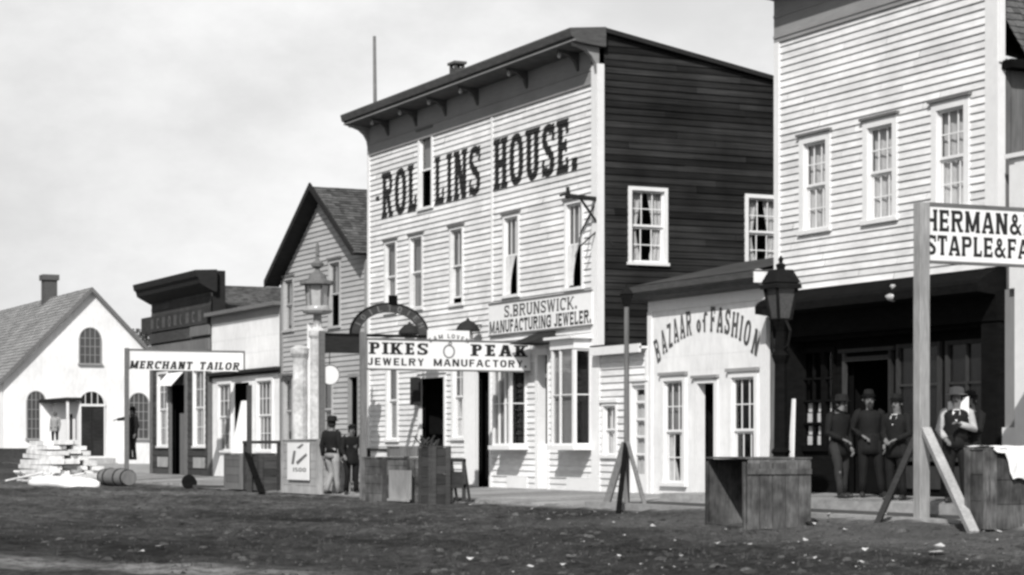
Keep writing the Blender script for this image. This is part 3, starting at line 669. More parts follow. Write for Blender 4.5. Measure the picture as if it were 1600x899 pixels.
m_ = MB(); m_.poly([(hx0, 0, 0), (hx0, 12, 0), (hx0, 12, 8), (hx0, 0, 9.8)]); m_.poly([(hx0, 12, 0), (hx1, 12, 0), (hx1, 12, 7.4), (hx0, 12, 8)]); m_.poly([(hx0, .12, 9.9), (hx1 - .31, .12, 9.9), (hx1 - 1.5, 12, 8.5), (hx0, 12, 8)]); m_.build('rear_wall', M['greyboard'], st)
# little lamp under the dark cornice
lp = MB(); Y = -.42; X = sx(1395, Y); zc = sz(1395, 460, Y)
lp.lathe((X, Y, zc - .13), [(.015, 0), (.10, .03), (.14, .10), (.09, .13), (.03, .15), (.025, .24), (.06, .27), (.03, .30)], 10); lp.box(X - .01, X + .01, Y - .01, Y + .01, zc + .15, 3.78)
tag(lp.build('hanging_lamp', M['opal'], None, smooth=True), 'small glass lamp hanging from the dark cornice of the right-hand store', 'lamp')

# ================================================================== NEIGHBOUR (white building cut by the right edge)
nb = thing('white_building', 'white one-storey building cut off by the right edge of the view', 'building', (hx1 + 3.2, 0, 0))
nx0, nx1 = sx(1580), -21.5
m_ = MB(F0); nh = [(nx0 - .0, nx0 + .32, .9, 3.2), (-26.6, -24.6, .6, 3.0)]
courses(m_, [(nx0 + .42, .1), (nx1, .1), (nx1, 5.75), (nx0 + .42, 5.75)], .2, .01, [nh[1]], 4); m_.build('front_wall', M['white'], nb, norm=False)
m_ = MB(F0); m_.box(nx0 + .16, nx0 + .42, -.1, .06, .1, 5.8); m_.box(nx0, nx0 + .16, -.1, .04, 3.7, 5.8); m_.box(nx0 - .03, nx1, -.02, .12, 5.8, 5.87); each(m_, 'corner_board', M['trim'], nb)
m_ = MB(F0); m_.box(hx1 + .06, nx0 + .16, -.12, -.06, 1.45, 3.7); m_.build('side_light', M['blind'], nb); m_ = MB(F0); m_.box(hx1 + .06, nx0 + .16, -.12, .0, .1, 1.45); m_.build('panel', M['trim'], nb)
window(nb, F0, nh[1][0], nh[1][1], .6, 3.0, cols=4, rows=2)
m_ = MB(); m_.poly([(nx0 - .1, .1, 5.5), (nx1, .1, 5.5), (nx1, 9, 5.2), (nx0 - .1, 9, 5.2)]); m_.build('roof', M['darktrim'], nb)
m_ = MB(); m_.poly([(nx1, 0, 0), (nx1, 9, 0), (nx1, 9, 5.2), (nx1, 0, 5.75)]); m_.poly([(nx0, 9, 0), (nx1, 9, 0), (nx1, 9, 5.2), (nx0, 9, 5.2)]); m_.build('rear_wall', M['greyboard'], nb)

# ================================================================== GABLE HOUSE left of the hotel
gx0, gx1 = -63.6, -56.5; ga = -59.9; gz = 8.62; ge = 6.25; sl = (gz - ge) / (ga - gx0)
gh = thing('gabled_house', 'grey clapboard house with a steep dark gable roof beside the hotel', 'house', (-60, 0, 0))
T = F0; G = [(gx0, ZB), (gx1, ZB), (gx1, gz - sl * (gx1 - ga)), (ga, gz), (gx0, ge)]
ghh = [window(gh, T, sx(446), sx(459), 4.70, 6.22, cols=2, rows=1, blind=.9, cas=.09, fm='cream'),
       window(gh, T, sx(517), sx(532), 4.62, 6.45, cols=2, rows=1, blind=.5, opened=.97, cas=.09, fm='cream'),
       window(gh, T, sx(446), sx(458), 1.2, 3.2, cols=1, rows=1, blind=.8, cas=.09, hood=.1, fm='cream'),
       window(gh, T, sx(505), sx(520), 1.2, 3.2, cols=1, rows=1, blind=.8, cas=.09, fm='cream')]
u0, u1 = sx(547), sx(560); ghh.append((u0, u1, ZB, 3.1)); f = MB(T); f.box(u0 - .1, u0, -.06, .04, ZB, 3.2); f.box(u1, u1 + .1, -.06, .04, ZB, 3.2); f.box(u0, u1, -.06, .042, 3.1, 3.2); d = f.build('doorway', M['frieze'], gh); room(gh, T, u0, u1, ZB, 3.1, d)
w = MB(T); courses(w, G, .15, .032, ghh, 4); w.build('front_wall', M['cream'], gh, norm=False)
m_ = MB(F0); m_.box(gx0 - .02, gx0 + .13, -.05, .05, ZB, ge); m_.box(gx1 - .16, gx1, -.05, .05, ZB, gz - sl * (gx1 - ga) - .1); each(m_, 'corner_board', M['frieze'], gh)
rk = MB()   # verge boards and soffit
L_ = sqrt(1 + sl * sl); yo = -.5
for sgn, xe in ((-1, gx0 - .33), (1, gx1 + .04)):
    ze = gz - sl * abs(xe - ga)
    rk.rings([[(ga, yo, gz + .02), (ga, yo, gz + .22), (ga, yo + .05, gz + .22), (ga, yo + .05, gz + .02)], [(xe, yo, ze + .02), (xe, yo, ze + .22), (xe, yo + .05, ze + .22), (xe, yo + .05, ze + .02)]])
    rk.poly([(ga, yo, gz + .03), (xe, yo, ze + .03), (xe, 0, ze + .03), (ga, 0, gz + .03)])
rk.build('verge_board', M['darktrim'], gh)
rf = MB(lambda u, n, z: (gx1 + .04 - z / L_ + n * sl / L_, u, gz + .1 - sl * (gx1 + .04 - ga) + z * sl / L_ + n / L_)); Ls = (gx1 + .04 - ga) * L_
courses(rf, [(yo, 0), (9, 0), (9, Ls), (yo, Ls)], .16, .022, (), .17, jit=.007, rnd=.025); ro = rf.build('roof', M['shingle'], gh, norm=False)
rf = MB(lambda u, n, z: (gx0 - .33 + z / L_ - n * sl / L_, u, gz + .1 - sl * (ga - gx0 + .33) + z * sl / L_ + n / L_)); Ls2 = (ga - gx0 + .33) * L_
courses(rf, [(yo, 0), (9, 0), (9, Ls2), (yo, Ls2)], .16, .022, (), .17, jit=.007); rf.build('roof_slope', M['shingle'], gh, norm=False)
m_ = MB(); m_.poly([(gx0, 0, 0), (gx0, 9, 0), (gx0, 9, ge), (gx0, 0, ge)]); m_.poly([(gx0, 9, 0), (gx1, 9, 0), (gx1, 9, G[2][1]), (ga, 9, gz), (gx0, 9, ge)]); m_.build('rear_wall', M['cream'], gh)

# ================================================================== SMALL WHITE SHOP
wx0, wx1 = sx(331), gx0 - .04
ws = thing('white_shop', 'small white false-fronted shop between the dark shop and the gabled house', 'shop', ((wx0 + wx1) / 2, 0, 0))
wh = [(sx(342), sx(362), 1.0, 3.2), (sx(367), sx(389), ZB, 3.2), (sx(403), sx(426), 1.0, 3.2)]
window(ws, F0, *wh[0], cols=3, rows=2, blind=1, cas=.09, cap=0); window(ws, F0, *wh[2], cols=4, rows=2, blind=1, cas=.12, cap=0)
room(ws, F0, *wh[1], ws, 1.2, 'open_doorway')
w = MB(F0); courses(w, [(wx0, ZB), (wx1, ZB), (wx1, 5.3), (wx0, 5.3)], .5, .004, wh, 4); w.build('front_wall', M['plaster'], ws, norm=False)
m_ = MB(F0); m_.box(wx0, wx1, 0, .22, 3.5, 3.6); m_.box(wx0, wx1, 0, .1, 3.42, 3.5); m_.build('shop_cornice', M['darktrim'], ws)
m_ = MB(F0); m_.box(wx0, wx1, 0, .28, 5.5, 5.62); m_.build('top_cornice', M['greytrim'], ws); m_ = MB(F0); m_.box(wx0, wx1, -.05, .03, 5.25, 5.5); m_.build('frieze', M['frieze'], ws)  # grey band below the top cornice; eave shade put into its colour
m_ = MB(F0); m_.box(wx1 - .1, wx1, -.02, .05, ZB, 5.5); m_.box(wx0, wx0 + .1, -.02, .05, ZB, 3.42); each(m_, 'corner_board', M['greytrim'], ws)
m_ = MB(); m_.poly([(wx0, .05, 5.3), (wx1, .05, 5.3), (wx1, 9, 4.8), (wx0, 9, 4.8)]); m_.poly([(wx1, 0, 0), (wx1, 9, 0), (wx1, 9, 4.8), (wx1, 0, 5.3)]); m_.poly([(wx0, 9, 0), (wx1, 9, 0), (wx1, 9, 4.8), (wx0, 9, 4.8)]); m_.build('roof', M['darktrim'], ws)

# ================================================================== DARK SHOP (merchant tailor's building)
tx0, tx1 = sx(237), wx0 - .02
ts = thing('dark_false_front_shop', 'dark weathered false-fronted shop covered with old sign boards and a heavy cornice', 'shop', ((tx0 + tx1) / 2, 0, 0))
th = [(sx(248), sx(262), 1.15, 3.75), (sx(269), sx(291), ZB, 3.3), (sx(304), sx(320), 1.15, 3.75)]
for k in (0, 2): window(ts, F0, *th[k], cols=2, rows=2, blind=1, cas=.08, cap=0, fm='trim')
for k in (0, 2): m_ = MB(F0); m_.box(th[k][0] - .05, th[k][1] + .05, 0, .04, ZB + .25, .75); m_.build('panel', M['lightwood'], ts)
room(ts, F0, *th[1], ts, 1.2, 'open_doorway')
m_ = MB(F0); m_.box(th[1][0] + (th[1][1] - th[1][0]) * .45, th[1][1], -.1, -.05, ZB, 2.3); m_.build('door_leaf', M['greyboard'], ts)
m_ = MB(F0); m_.poly([(sx(264), .06, 3.75), (sx(289), .06, 3.75), (sx(291), .55, 3.25), (sx(266), .5, 3.3)]); m_.build('door_awning', M['canvas'], ts, norm=False)
w = MB(F0); courses(w, [(tx0, ZB), (tx1, ZB), (tx1, 6.5), (tx0, 6.5)], .22, .02, th, 3, jit=.006); w.build('front_wall', M['oldboard'], ts, norm=False)
cn = MB(); prof = [(0, 6.35), (-.38, 6.55), (-.5, 6.62), (-.55, 6.8), (-.62, 6.85), (-.66, 7.06), (.1, 7.1), (.1, 6.35)]
cn.rings([[(tx0 - .2, y, z) for y, z in prof], [(tx1 + .3, y, z) for y, z in prof]]); cn.build('cornice', M['darktrim'], ts)
m_ = MB(); m_.box(tx1 + .02, tx1 + .10, .02, .45, 5.35, 7.08); m_.build('cornice_return', M['darktrim'], ts)
for a, b, z0, z1, mm in ((226, 331, 5.30, 5.88, 'oldboard'), (238, 300, 4.88, 5.24, 'oldboard'), (302, 331, 4.92, 5.26, 'greyboard'), (237, 331, 4.40, 4.80, 'greyboard')):
    m_ = MB(F0); t_ = R.random(); m_.box(sx(a), sx(b) - .03, .03, .13, z0, z1, t_); o = m_.build('old_sign_board', M[mm], ts)
P = []
for i in range(9):
    u = tx0 + .4 + i * .72
    P += ring(u + .14, 5.59, .15, .19, .06, .05, (0, 45, 90)[i % 3], (360, 315, 270)[i % 3], 8) if i % 2 else rc(u, u + .07, 5.41, 5.78) + rc(u + .18, u + .25, 5.41, 5.78)
paint(P, lambda z: .132, F0, 'worn_lettering', M['ghost'], ts)
m_ = MB(F0); m_.box(tx0, tx0 + .16, 0, .08, ZB, 4.2); m_.box(tx1 - .2, tx1, 0, .08, ZB, 4.2); m_.box(th[1][0] - .2, th[1][0], 0, .07, ZB, 4.2); m_.box(th[1][1], th[1][1] + .2, 0, .07, ZB, 4.2); m_.box(tx0, tx1, 0, .09, 4.2, 4.34); each(m_, 'pilaster', M['greytrim'], ts)
# roof behind: ridge runs back from the street
tr = (tx0 + tx1) / 2; zr, ze = 6.86, 5.2; s_ = (zr - ze) / (tx1 + 1.4 - tr); L_ = sqrt(1 + s_ * s_)
rf = MB(lambda u, n, z: (tx1 + 1.4 - z / L_ + n * s_ / L_, u, ze + z * s_ / L_ + n / L_)); courses(rf, [(.5, 0), (10, 0), (10, (tx1 + 1.4 - tr) * L_), (.5, (tx1 + 1.4 - tr) * L_)], .16, .02, (), .18, jit=.006); rf.build('roof', M['shingle'], ts, norm=False)
m_ = MB(); m_.poly([(tr, .5, zr), (tr, 10, zr), (tx0 - .2, 10, 5.0), (tx0 - .2, .5, 5.0)]); m_.build('roof_slope', M['shingle'], ts, norm=False)
m_ = MB(); m_.poly([(tx0, 0, 0), (tx0, 10, 0), (tx0, 10, 5.1), (tr, 10, zr), (tx1 + 1.4, 10, ze), (tx1 + 1.4, 10, 0), (tx0, 10, 0)][1:]) ; m_.poly([(tx0, 0, 0), (tx0, 10, 0), (tx0, 10, 5.1), (tx0, 0, 6.5)]); m_.build('rear_wall', M['oldboard'], ts)

# ================================================================== CHURCH-LIKE SCHOOLHOUSE closing the view
cx = -92.0; TC = sideE(cx)
ch_ = thing('schoolhouse', 'whitewashed gabled hall with round-topped windows and a pale shingle roof at the far left', 'hall', (cx, 0, 0))
Yc, Yl = sy(142, cx), sy(5, cx); za = szX(142, 452, cx); half = Yc - Yl; zl = szX(5, 590, cx); sl = (za - zl) / half; Yr = Yc + half
GZ = .45
def arched(px0, px1, py0, py1, cols, rows, door=False, lab=None):
    u0, u1 = sy(px0, cx), sy(px1, cx); zt, zb = szX((px0 + px1) / 2, py0, cx), szX((px0 + px1) / 2, py1, cx); r = (u1 - u0) / 2; c = (u0 + u1) / 2; zs = zt - r
    arc = [(c + r * cos(radians(a)), zs + r * sin(radians(a))) for a in range(0, 181, 15)]
    ins = MB(TC); out = [(u0, zb), (u1, zb)] + arc
    f = MB(TC); n0, n1 = .0, .05
    for (p, q) in zip(arc, arc[1:]):
        P = lambda v, k: (c + (v[0] - c) * k, zs + (v[1] - zs) * k)
        f.prism([P(p, 1.0), P(p, 1.1), P(q, 1.1), P(q, 1.0)], n0, n1)
    f.box(u0 - .06, u0, n0, n1, zb, zs); f.box(u1, u1 + .06, n0, n1, zb, zs); f.box(u0 - .1, u1 + .1, n0, .12, zb - .08, zb)
    for i in range(1, cols): x = u0 + (u1 - u0) * i / cols; hgt = zs + sqrt(max(0, r * r - (x - c) ** 2)); f.box(x - .014, x + .014, .012, .035, zs if door else zb, hgt)
    if not door:
        for i in range(1, rows): z = zb + (zs - zb) * i / (rows - 1); f.box(u0, u1, .012, .034, z - .014, z + .014)
    else:
        f.box(u0 - .06, u1 + .06, .0, .08, zs - .1, zs)
    w = f.build('arched_doorway' if door else 'arched_window', M['trim'] if door else M['frieze'], ch_)
    g = MB(TC); g.prism(out, .006, .010); g.build('pane', M['shinglelight'] if False else M['iron'] if door else M['glassdark'], w)
    if door:
        d = MB(TC); d.box(u0, c - .01, .014, .05, zb, zs - .1); d.box(c + .01, u1, .014, .05, zb, zs - .1)
        for a, b in ((u0, c - .01), (c + .01, u1)):
            for k in range(3): zz = zb + (zs - zb - .1) * k / 3; d.box(a + .08, b - .08, .05, .065, zz + .1, zz + (zs - zb) / 3 - .08)
        d.build('door_leaf', M['darktrim'], w)
M['glassdark'] = gmat('leaded_window', .07, .3, (3, 3, 3), .25, spec=.5)
arched(43, 69, 612, 685, 4, 5); arched(202, 231, 615, 685, 4, 5); arched(125, 156, 513, 568, 4, 4); arched(123.5, 162, 612, 713, 4, 2, True)
w = MB(TC); courses(w, [(Yl, GZ - .3), (Yr, GZ - .3), (Yr, zl), (Yc, za), (Yl, zl)], 1.2, .002, (), 9); w.build('front_wall', M['plaster'], ch_, norm=False)
xb = -111.0; yo = .0
L_ = sqrt(1 + sl * sl)
for sgn, nm_ in ((-1, 'roof'), (1, 'roof_slope')):
    ye = Yc + sgn * (half + .28); zee = za - sl * (half + .28) + .05
    rf = MB(lambda u, n, z: (u, ye - sgn * z / L_ + sgn * n * sl / L_, zee + z * sl / L_ + n / L_)); Lr = (half + .28) * L_
    courses(rf, [(xb, 0), (cx + .22, 0), (cx + .22, Lr), (xb, Lr)], .22, .03, (), .25, jit=.01, rnd=.02); rf.build(nm_, M['shinglelight'], ch_, norm=False)
vb = MB()
for sgn in (-1, 1):
    ye = Yc + sgn * (half + .28); zee = za - sl * (half + .28)
    vb.rings([[(cx + .2, Yc, za - .12), (cx + .26, Yc, za - .12), (cx + .26, Yc, za + .08), (cx + .2, Yc, za + .08)], [(cx + .2, ye, zee - .12), (cx + .26, ye, zee - .12), (cx + .26, ye, zee + .08), (cx + .2, ye, zee + .08)]])
vb.build('verge_board', M['greytrim'], ch_)
m_ = MB(); m_.poly([(cx, Yl, 0), (xb + .3, Yl, 0), (xb + .3, Yl, zl), (cx, Yl, zl)]); m_.poly([(cx, Yr, 0), (xb + .3, Yr, 0), (xb + .3, Yr, zl), (cx, Yr, zl)]); m_.poly([(xb + .3, Yl, 0), (xb + .3, Yr, 0), (xb + .3, Yr, zl), (xb + .3, Yc, za), (xb + .3, Yl, zl)]); m_.build('side_wall', M['plaster'], ch_)
# chimney on the ridge
xc_ = cx; 
for _ in range(60):   # walk back along the ridge to the chimney's bearing
    if -(Yc + D0) / tan(_b(78)) < xc_: xc_ -= .4
c_ = MB(); xk = -(Yc + D0) / tan(_b(77)); w2 = .30; zt = sz(77, 430, Yc)
c_.box(xk - w2, xk + w2, Yc - w2, Yc + w2, za - 1, zt - .25); c_.box(xk - w2 - .08, xk + w2 + .08, Yc - w2 - .08, Yc + w2 + .08, zt - .25, zt); c_.build('chimney', M['brick'], ch_)
stp = MB(); u0, u1 = sy(118, cx), sy(168, cx); stp.box(cx + .06, cx + 1.3, u0, u1, GZ - .4, GZ + .18); stp.box(cx + 1.3, cx + 1.7, u0, u1, GZ - .4, GZ - .02); stp.build('steps', M['lightwood'], ch_)
# ================================================================== GROUND
def smooth(a, b, x): t = max(0, min(1, (x - a) / (b - a))); return t * t * (3 - 2 * t)
from mathutils import noise as NZ
def gz(x, y, fine=True):
    z = -.07 + .07 * smooth(-4.6, -3.8, y)
    z += .38 * smooth(-80, -88, x) * smooth(-9, -3, y)
    z += .10 * smooth(-35, -31, x) * smooth(-6.5, -4.0, y)
    if fine and y < -3.7:
        z += .035 * NZ.noise(Vector((x * .55, y * .55, 0))) + .050 * NZ.noise(Vector((x * 1.9, y * 1.9, 3))) + .034 * NZ.noise(Vector((x * 4.3, y * 4.3, 7)))
        for q, k_ in ((-7.4, .3), (-8.9, .3), (-11.2, -.4), (-12.7, -.4)):
            d_ = y - q - k_ * NZ.noise(Vector((x * .09, q, 0))) * 3; z -= .05 * math.exp(-(d_ / .13) ** 2) - .022 * math.exp(-((abs(d_) - .28) / .12) ** 2)
        z -= .03 * smooth(-20, -11, y) * (1 - smooth(-6, -5, y)) * (.5 + .5 * sin(y * 2.6 + .3 * NZ.noise(Vector((x * .1, y, 0))) * 6))
    return z
def gp(px, py, h=0.0):   # point of the street under a bearing and depression
    t = _b(px); z = FOC * (EYE + .06 - h) / (py - 697); r = z / cos(t - AX); return (-r * cos(t), r * sin(t) - D0)
def axis(a, b, step, lo, hi):
    L = []; v = a
    while v < b: L.append(v); v += step
    L.append(b); s = step; v = b
    while v < hi: s *= 1.5; v += s; L.append(min(v, hi))
    s = step; v = a
    while v > lo: s *= 1.5; v -= s; L.insert(0, max(v, lo))
    return L
xs = axis(-62, -10, .16, -2500, 2500); ys = axis(-21, -3.6, .13, -2500, 2500)
V = [(x, y, gz(x, y)) for y in ys for x in xs]; nx = len(xs)
Fc = [(j * nx + i, j * nx + i + 1, (j + 1) * nx + i + 1, (j + 1) * nx + i) for j in range(len(ys) - 1) for i in range(nx - 1)]
me = bpy.data.meshes.new('ground'); me.from_pydata(V, [], Fc); me.polygons.foreach_set('use_smooth', [True] * len(Fc)); go = bpy.data.objects.new('ground', me); C.objects.link(go); go['kind'] = 'structure'
gm = bpy.data.materials.new('dirt_street'); gm.use_nodes = True; nt = gm.node_tree; N = nt.nodes; L = nt.links; b = N['Principled BSDF']; b.inputs['Roughness'].default_value = .95; b.inputs['Specular IOR Level'].default_value = .15
tc = N.new('ShaderNodeTexCoord')
def nse(sc, det, map_=(1, 1, 1), ro=.6):
    mp = N.new('ShaderNodeMapping'); mp.inputs['Scale'].default_value = map_; L.new(tc.outputs['Object'], mp.inputs[0]); n = N.new('ShaderNodeTexNoise'); n.inputs['Scale'].default_value = sc; n.inputs['Detail'].default_value = det; n.inputs['Roughness'].default_value = ro; L.new(mp.outputs[0], n.inputs['Vector']); return n.outputs['Fac']
def rng(s, a, c, lo, hi): q = N.new('ShaderNodeMapRange'); q.inputs[1].default_value = a; q.inputs[2].default_value = c; q.inputs[3].default_value = lo; q.inputs[4].default_value = hi; L.new(s, q.inputs[0]); return q.outputs[0]
def op(o, a, c):
    q = N.new('ShaderNodeMath'); q.operation = o
    for i, s in enumerate((a, c)):
        if isinstance(s, (int, float)): q.inputs[i].default_value = s
        else: L.new(s, q.inputs[i])
    return q.outputs[0]
v = op('MULTIPLY', rng(nse(3.2, 10, ro=.75), .32, .68, .25, 2.0), rng(nse(.35, 6, (.5, 1, 1)), .34, .66, .4, 1.75)); v = op('MULTIPLY', v, rng(nse(17, 6, ro=.7), .35, .65, .5, 1.5)); v = op('MULTIPLY', v, .040); gx_ = N.new('ShaderNodeSeparateXYZ'); L.new(tc.outputs['Object'], gx_.inputs[0]); v = op('MULTIPLY', v, rng(op('ADD', gx_.outputs['X'], op('MULTIPLY', nse(.25, 4), 14)), -24, -48, 1.0, 1.75)); v = op('ADD', v, op('MULTIPLY', op('MULTIPLY', rng(gx_.outputs['X'], -33.5, -30.5, 0, 1), rng(gx_.outputs['Y'], -8.5, -6, 0, 1)), .05))
# a pale dusty track crossing the near left of the street, dusty verge beyond the walk
sp = N.new('ShaderNodeSeparateXYZ'); L.new(tc.outputs['Object'], sp.inputs[0])
d = op('ADD', op('ADD', sp.outputs['Y'], op('MULTIPLY', sp.outputs['X'], -.5)), op('MULTIPLY', nse(.5, 5), 1.6))
tr_ = op('MULTIPLY', rng(op('ABSOLUTE', op('ADD', d, 5.05), 0), .35, 1.1, 1, 0), op('MULTIPLY', rng(sp.outputs['X'], -27, -24, 0, 1), rng(sp.outputs['X'], -20.5, -18.5, 1, 0)))
tr_ = op('MULTIPLY', tr_, rng(nse(5, 8, ro=.7), .42, .58, .25, 1)); v = op('ADD', v, op('MULTIPLY', tr_, .24))
far = op('MULTIPLY', op('MAXIMUM', rng(sp.outputs['Y'], -4.2, -3.9, 0, 1), op('MULTIPLY', rng(sp.outputs['X'], -76, -84, 0, 1), rng(sp.outputs['Y'], -6.5, -5.5, 0, 1))), .22); v = op('ADD', v, far)
cc = N.new('ShaderNodeCombineColor'); [L.new(v, cc.inputs[k]) for k in range(3)]; L.new(cc.outputs[0], b.inputs['Base Color'])
bp = N.new('ShaderNodeBump'); bp.inputs['Strength'].default_value = 1.0; bp.inputs['Distance'].default_value = .09; L.new(nse(6, 9, ro=.75), bp.inputs['Height']); L.new(bp.outputs[0], b.inputs['Normal'])
me.materials.append(gm)
# clods, tufts
def visible_spot(ymin, ymax):
    while True:
        y = R.uniform(ymin, ymax); px = R.uniform(-20, 1620); t = _b(px); x = -(y + D0) / tan(t)
        if x > -88: return x, y
m_ = MB()
for i in range(9000):
    y0_ = -16.6 + 12.2 * R.random() ** 1.1
    x, y = visible_spot(y0_, y0_ + .01); s = R.uniform(.012, .04) * (1.5 if R.random() < .06 else 1); z = gz(x, y) ; t = R.random() ** 1.5; a = R.uniform(0, 6.28)
    P = [(x + s * cos(a + q * pi / 2) * R.uniform(.6, 1.3), y + s * sin(a + q * pi / 2) * R.uniform(.6, 1.3), z - .01) for q in range(4)]; top = (x + R.uniform(-.3, .3) * s, y + R.uniform(-.3, .3) * s, z + s * R.uniform(.2, .5))
    for q in range(4): m_.poly([P[q], P[(q + 1) % 4], top], t)
for i in range(900):
    y0_ = -16.4 + 12 * R.random(); x, y = visible_spot(y0_, y0_ + .01); s = R.uniform(.035, .085); z = gz(x, y) - .008; t = R.random(); n = 7; aa = R.uniform(0, 6)
    r1 = [(x + s * R.uniform(.8, 1.2) * cos(aa + 6.283 * q / n), y + s * R.uniform(.8, 1.2) * sin(aa + 6.283 * q / n), z) for q in range(n)]; hh2 = s * R.uniform(.25, .6)
    r2 = [(x + (p[0] - x) * .62, y + (p[1] - y) * .62, z + hh2 * R.uniform(.7, 1)) for p in r1]
    for q in range(n): m_.poly([r1[q], r1[(q + 1) % n], r2[(q + 1) % n], r2[q]], t)
    for q in range(n): m_.poly([r2[q], r2[(q + 1) % n], (x, y, z + hh2 * 1.15)], t)
o = m_.build('dirt_clods', M['clod'], norm=False); o['kind'] = 'stuff'; o['label'] = 'loose clods and droppings strewn over the dark dirt street'
m_ = MB()
for i in range(1500):
    y0_ = -16.6 + 12 * R.random() ** 1.2; x, y = visible_spot(y0_, y0_ + .01)
    if NZ.noise(Vector((x * .3, y * .3, 9))) < -.05: continue
    z = gz(x, y); t = R.random()
    for q in range(7):
        a = R.uniform(0, 6.28); h = R.uniform(.03, .09); dx, dy = cos(a), sin(a); ox, oy = x + R.uniform(-.06, .06), y + R.uniform(-.06, .06)
        m_.poly([(ox - dy * .004, oy + dx * .004, z - .01), (ox + dy * .004, oy - dx * .004, z - .01), (ox + dx * h * .6, oy + dy * h * .6, z + h)], t)
M['drygrass'] = gmat('dry_grass', .055, .3, tone=.5)
o = m_.build('grass_tufts', M['drygrass'], norm=False); o['kind'] = 'stuff'; o['label'] = 'thin dry grass tufts in the dirt street'
m_ = MB()
for i in range(2600):
    y0_ = -16.4 + 12.2 * R.random() ** .9; x, y = visible_spot(y0_, y0_ + .01)
    if R.random() > (.35 + .65 * smooth(-48, -34, x)) * (.6 + 1.2 * NZ.noise(Vector((x * .5, y * .5, 21)))): continue
    z = gz(x, y) + .006; a = R.uniform(0, 3.14); L1 = R.uniform(.008, .03) * (1.8 if R.random() < .08 else 1); w1 = L1 * R.uniform(.3, .8); h1 = R.uniform(.004, .016)
    m_.poly([(x - L1 * cos(a), y - L1 * sin(a), z), (x + w1 * sin(a), y - w1 * cos(a), z + h1), (x + L1 * cos(a), y + L1 * sin(a), z + h1 * .6), (x - w1 * sin(a), y + w1 * cos(a), z + .002)], R.random())
M['straw_bits'] = gmat('straw_bits', .26, .3, tone=.7)
o = m_.build('straw_debris', M['straw_bits'], norm=False); o['kind'] = 'stuff'; o['label'] = 'fine pale straw and chips trodden into the dark dirt street'
# boardwalk: cross planks sloping to the street, pale edge timber
m_ = MB(); x = -80.0
while x < hx0 - .3:
    w_ = R.uniform(.22, .30); z0 = .135 + R.uniform(-.006, .006); z1 = .035 + R.uniform(-.008, .008); t = R.random(); ye = -3.75 + R.uniform(-.05, .05)
    m_.rings([[(x, .02, z0 - .05), (x + w_ - .012, .02, z0 - .05), (x + w_ - .012, .02, z0), (x, .02, z0)], [(x, ye, z1 - .05), (x + w_ - .012, ye, z1 - .05), (x + w_ - .012, ye, z1), (x, ye, z1)]], tone=t); x += w_
m_.box(-80, hx0 - .3, -3.70, -3.62, -.1, -.02, .8)
o = m_.build('boardwalk', M['boardwalk']); o['kind'] = 'structure'
m_ = MB(); x = hx0 - .25
while x < -20:
    w_ = R.uniform(.24, .32); m_.box(x, x + w_ - .012, -2.35, .95, .22, .27 + R.uniform(-.004, .004)); x += w_
m_.box(hx0 - .25, -20, -2.42, -2.36, .05, .26, .9)
x = hx0 - .25
while x < -20: L_ = R.uniform(3, 5); m_.box(x, min(x + L_ - .02, -20), -4.0, -3.72, .0, .125 + R.uniform(-.01, .01)); x += L_
o = m_.build('store_platform', M['boardwalk']); o['kind'] = 'structure'
m_ = MB(); m_.poly([(hx0 - .25, -2.4, .11), (-20, -2.4, .11), (-20, -3.75, .10), (hx0 - .25, -3.75, .10)]); o = m_.build('dirt_strip', M['clod'], norm=False); o['kind'] = 'structure'

# ================================================================== STREET THINGS
def crate(label, X0, X1, Y0, Y1, z0, z1, mat='crate', openface=None, rot=0, pitch=.2, rails=True, extra=None, cat='crate', group=None, name='wooden_crate'):
    cx_, cy_ = (X0 + X1) / 2, (Y0 + Y1) / 2; o = thing(name, label, cat, (cx_, cy_, z0), group); o.rotation_euler = (0, 0, rot); hx, hy, H = (X1 - X0) / 2, (Y1 - Y0) / 2, z1 - z0; t = .025
    def side(nm, face):
        m = MB(); h = 0.0
        while h < H - .01:
            p = min(pitch * R.uniform(.85, 1.15), H - h); j = R.uniform(-.004, .004)
            if face in ('s', 'n'): s = -1 if face == 's' else 1; m.box(-hx, hx, min(s * (hy - t) + j, s * hy + j), max(s * (hy - t) + j, s * hy + j), h, h + p - .008)
            else: s = -1 if face == 'w' else 1; m.box(min(s * (hx - t) + j, s * hx + j), max(s * (hx - t) + j, s * hx + j), -hy + t, hy - t, h, h + p - .008)
            h += p
        if rails:
            for q in (-1, 1):
                if face in ('s', 'n'): s = -1 if face == 's' else 1; a = s * hy; m.box(q * (hx - .05) - .05, q * (hx - .05) + .05, min(a, a + s * .025), max(a, a + s * .025), 0.003, H - .003)
                else: s = -1 if face == 'w' else 1; a = s * hx; m.box(min(a, a + s * .025), max(a, a + s * .025), q * (hy - .05) - .05, q * (hy - .05) + .05, 0.003, H - .003)
        return m.build(nm, M[mat], o, local=True, norm=True)
    for f in 'snew':
        if f != openface: side('crate_side', f)
    m = MB(); m.box(-hx + t, hx - t, -hy + t, hy - t, 0.004, .03); 
    if openface != 'top': 
        x = -hx - .02
        while x < hx: p = min(.22, hx + .02 - x); m.box(x, x + p - .007, -hy - .02, hy + .02, H, H + .025); x += p
    m.build('crate_lid', M[mat], o, local=True); return o
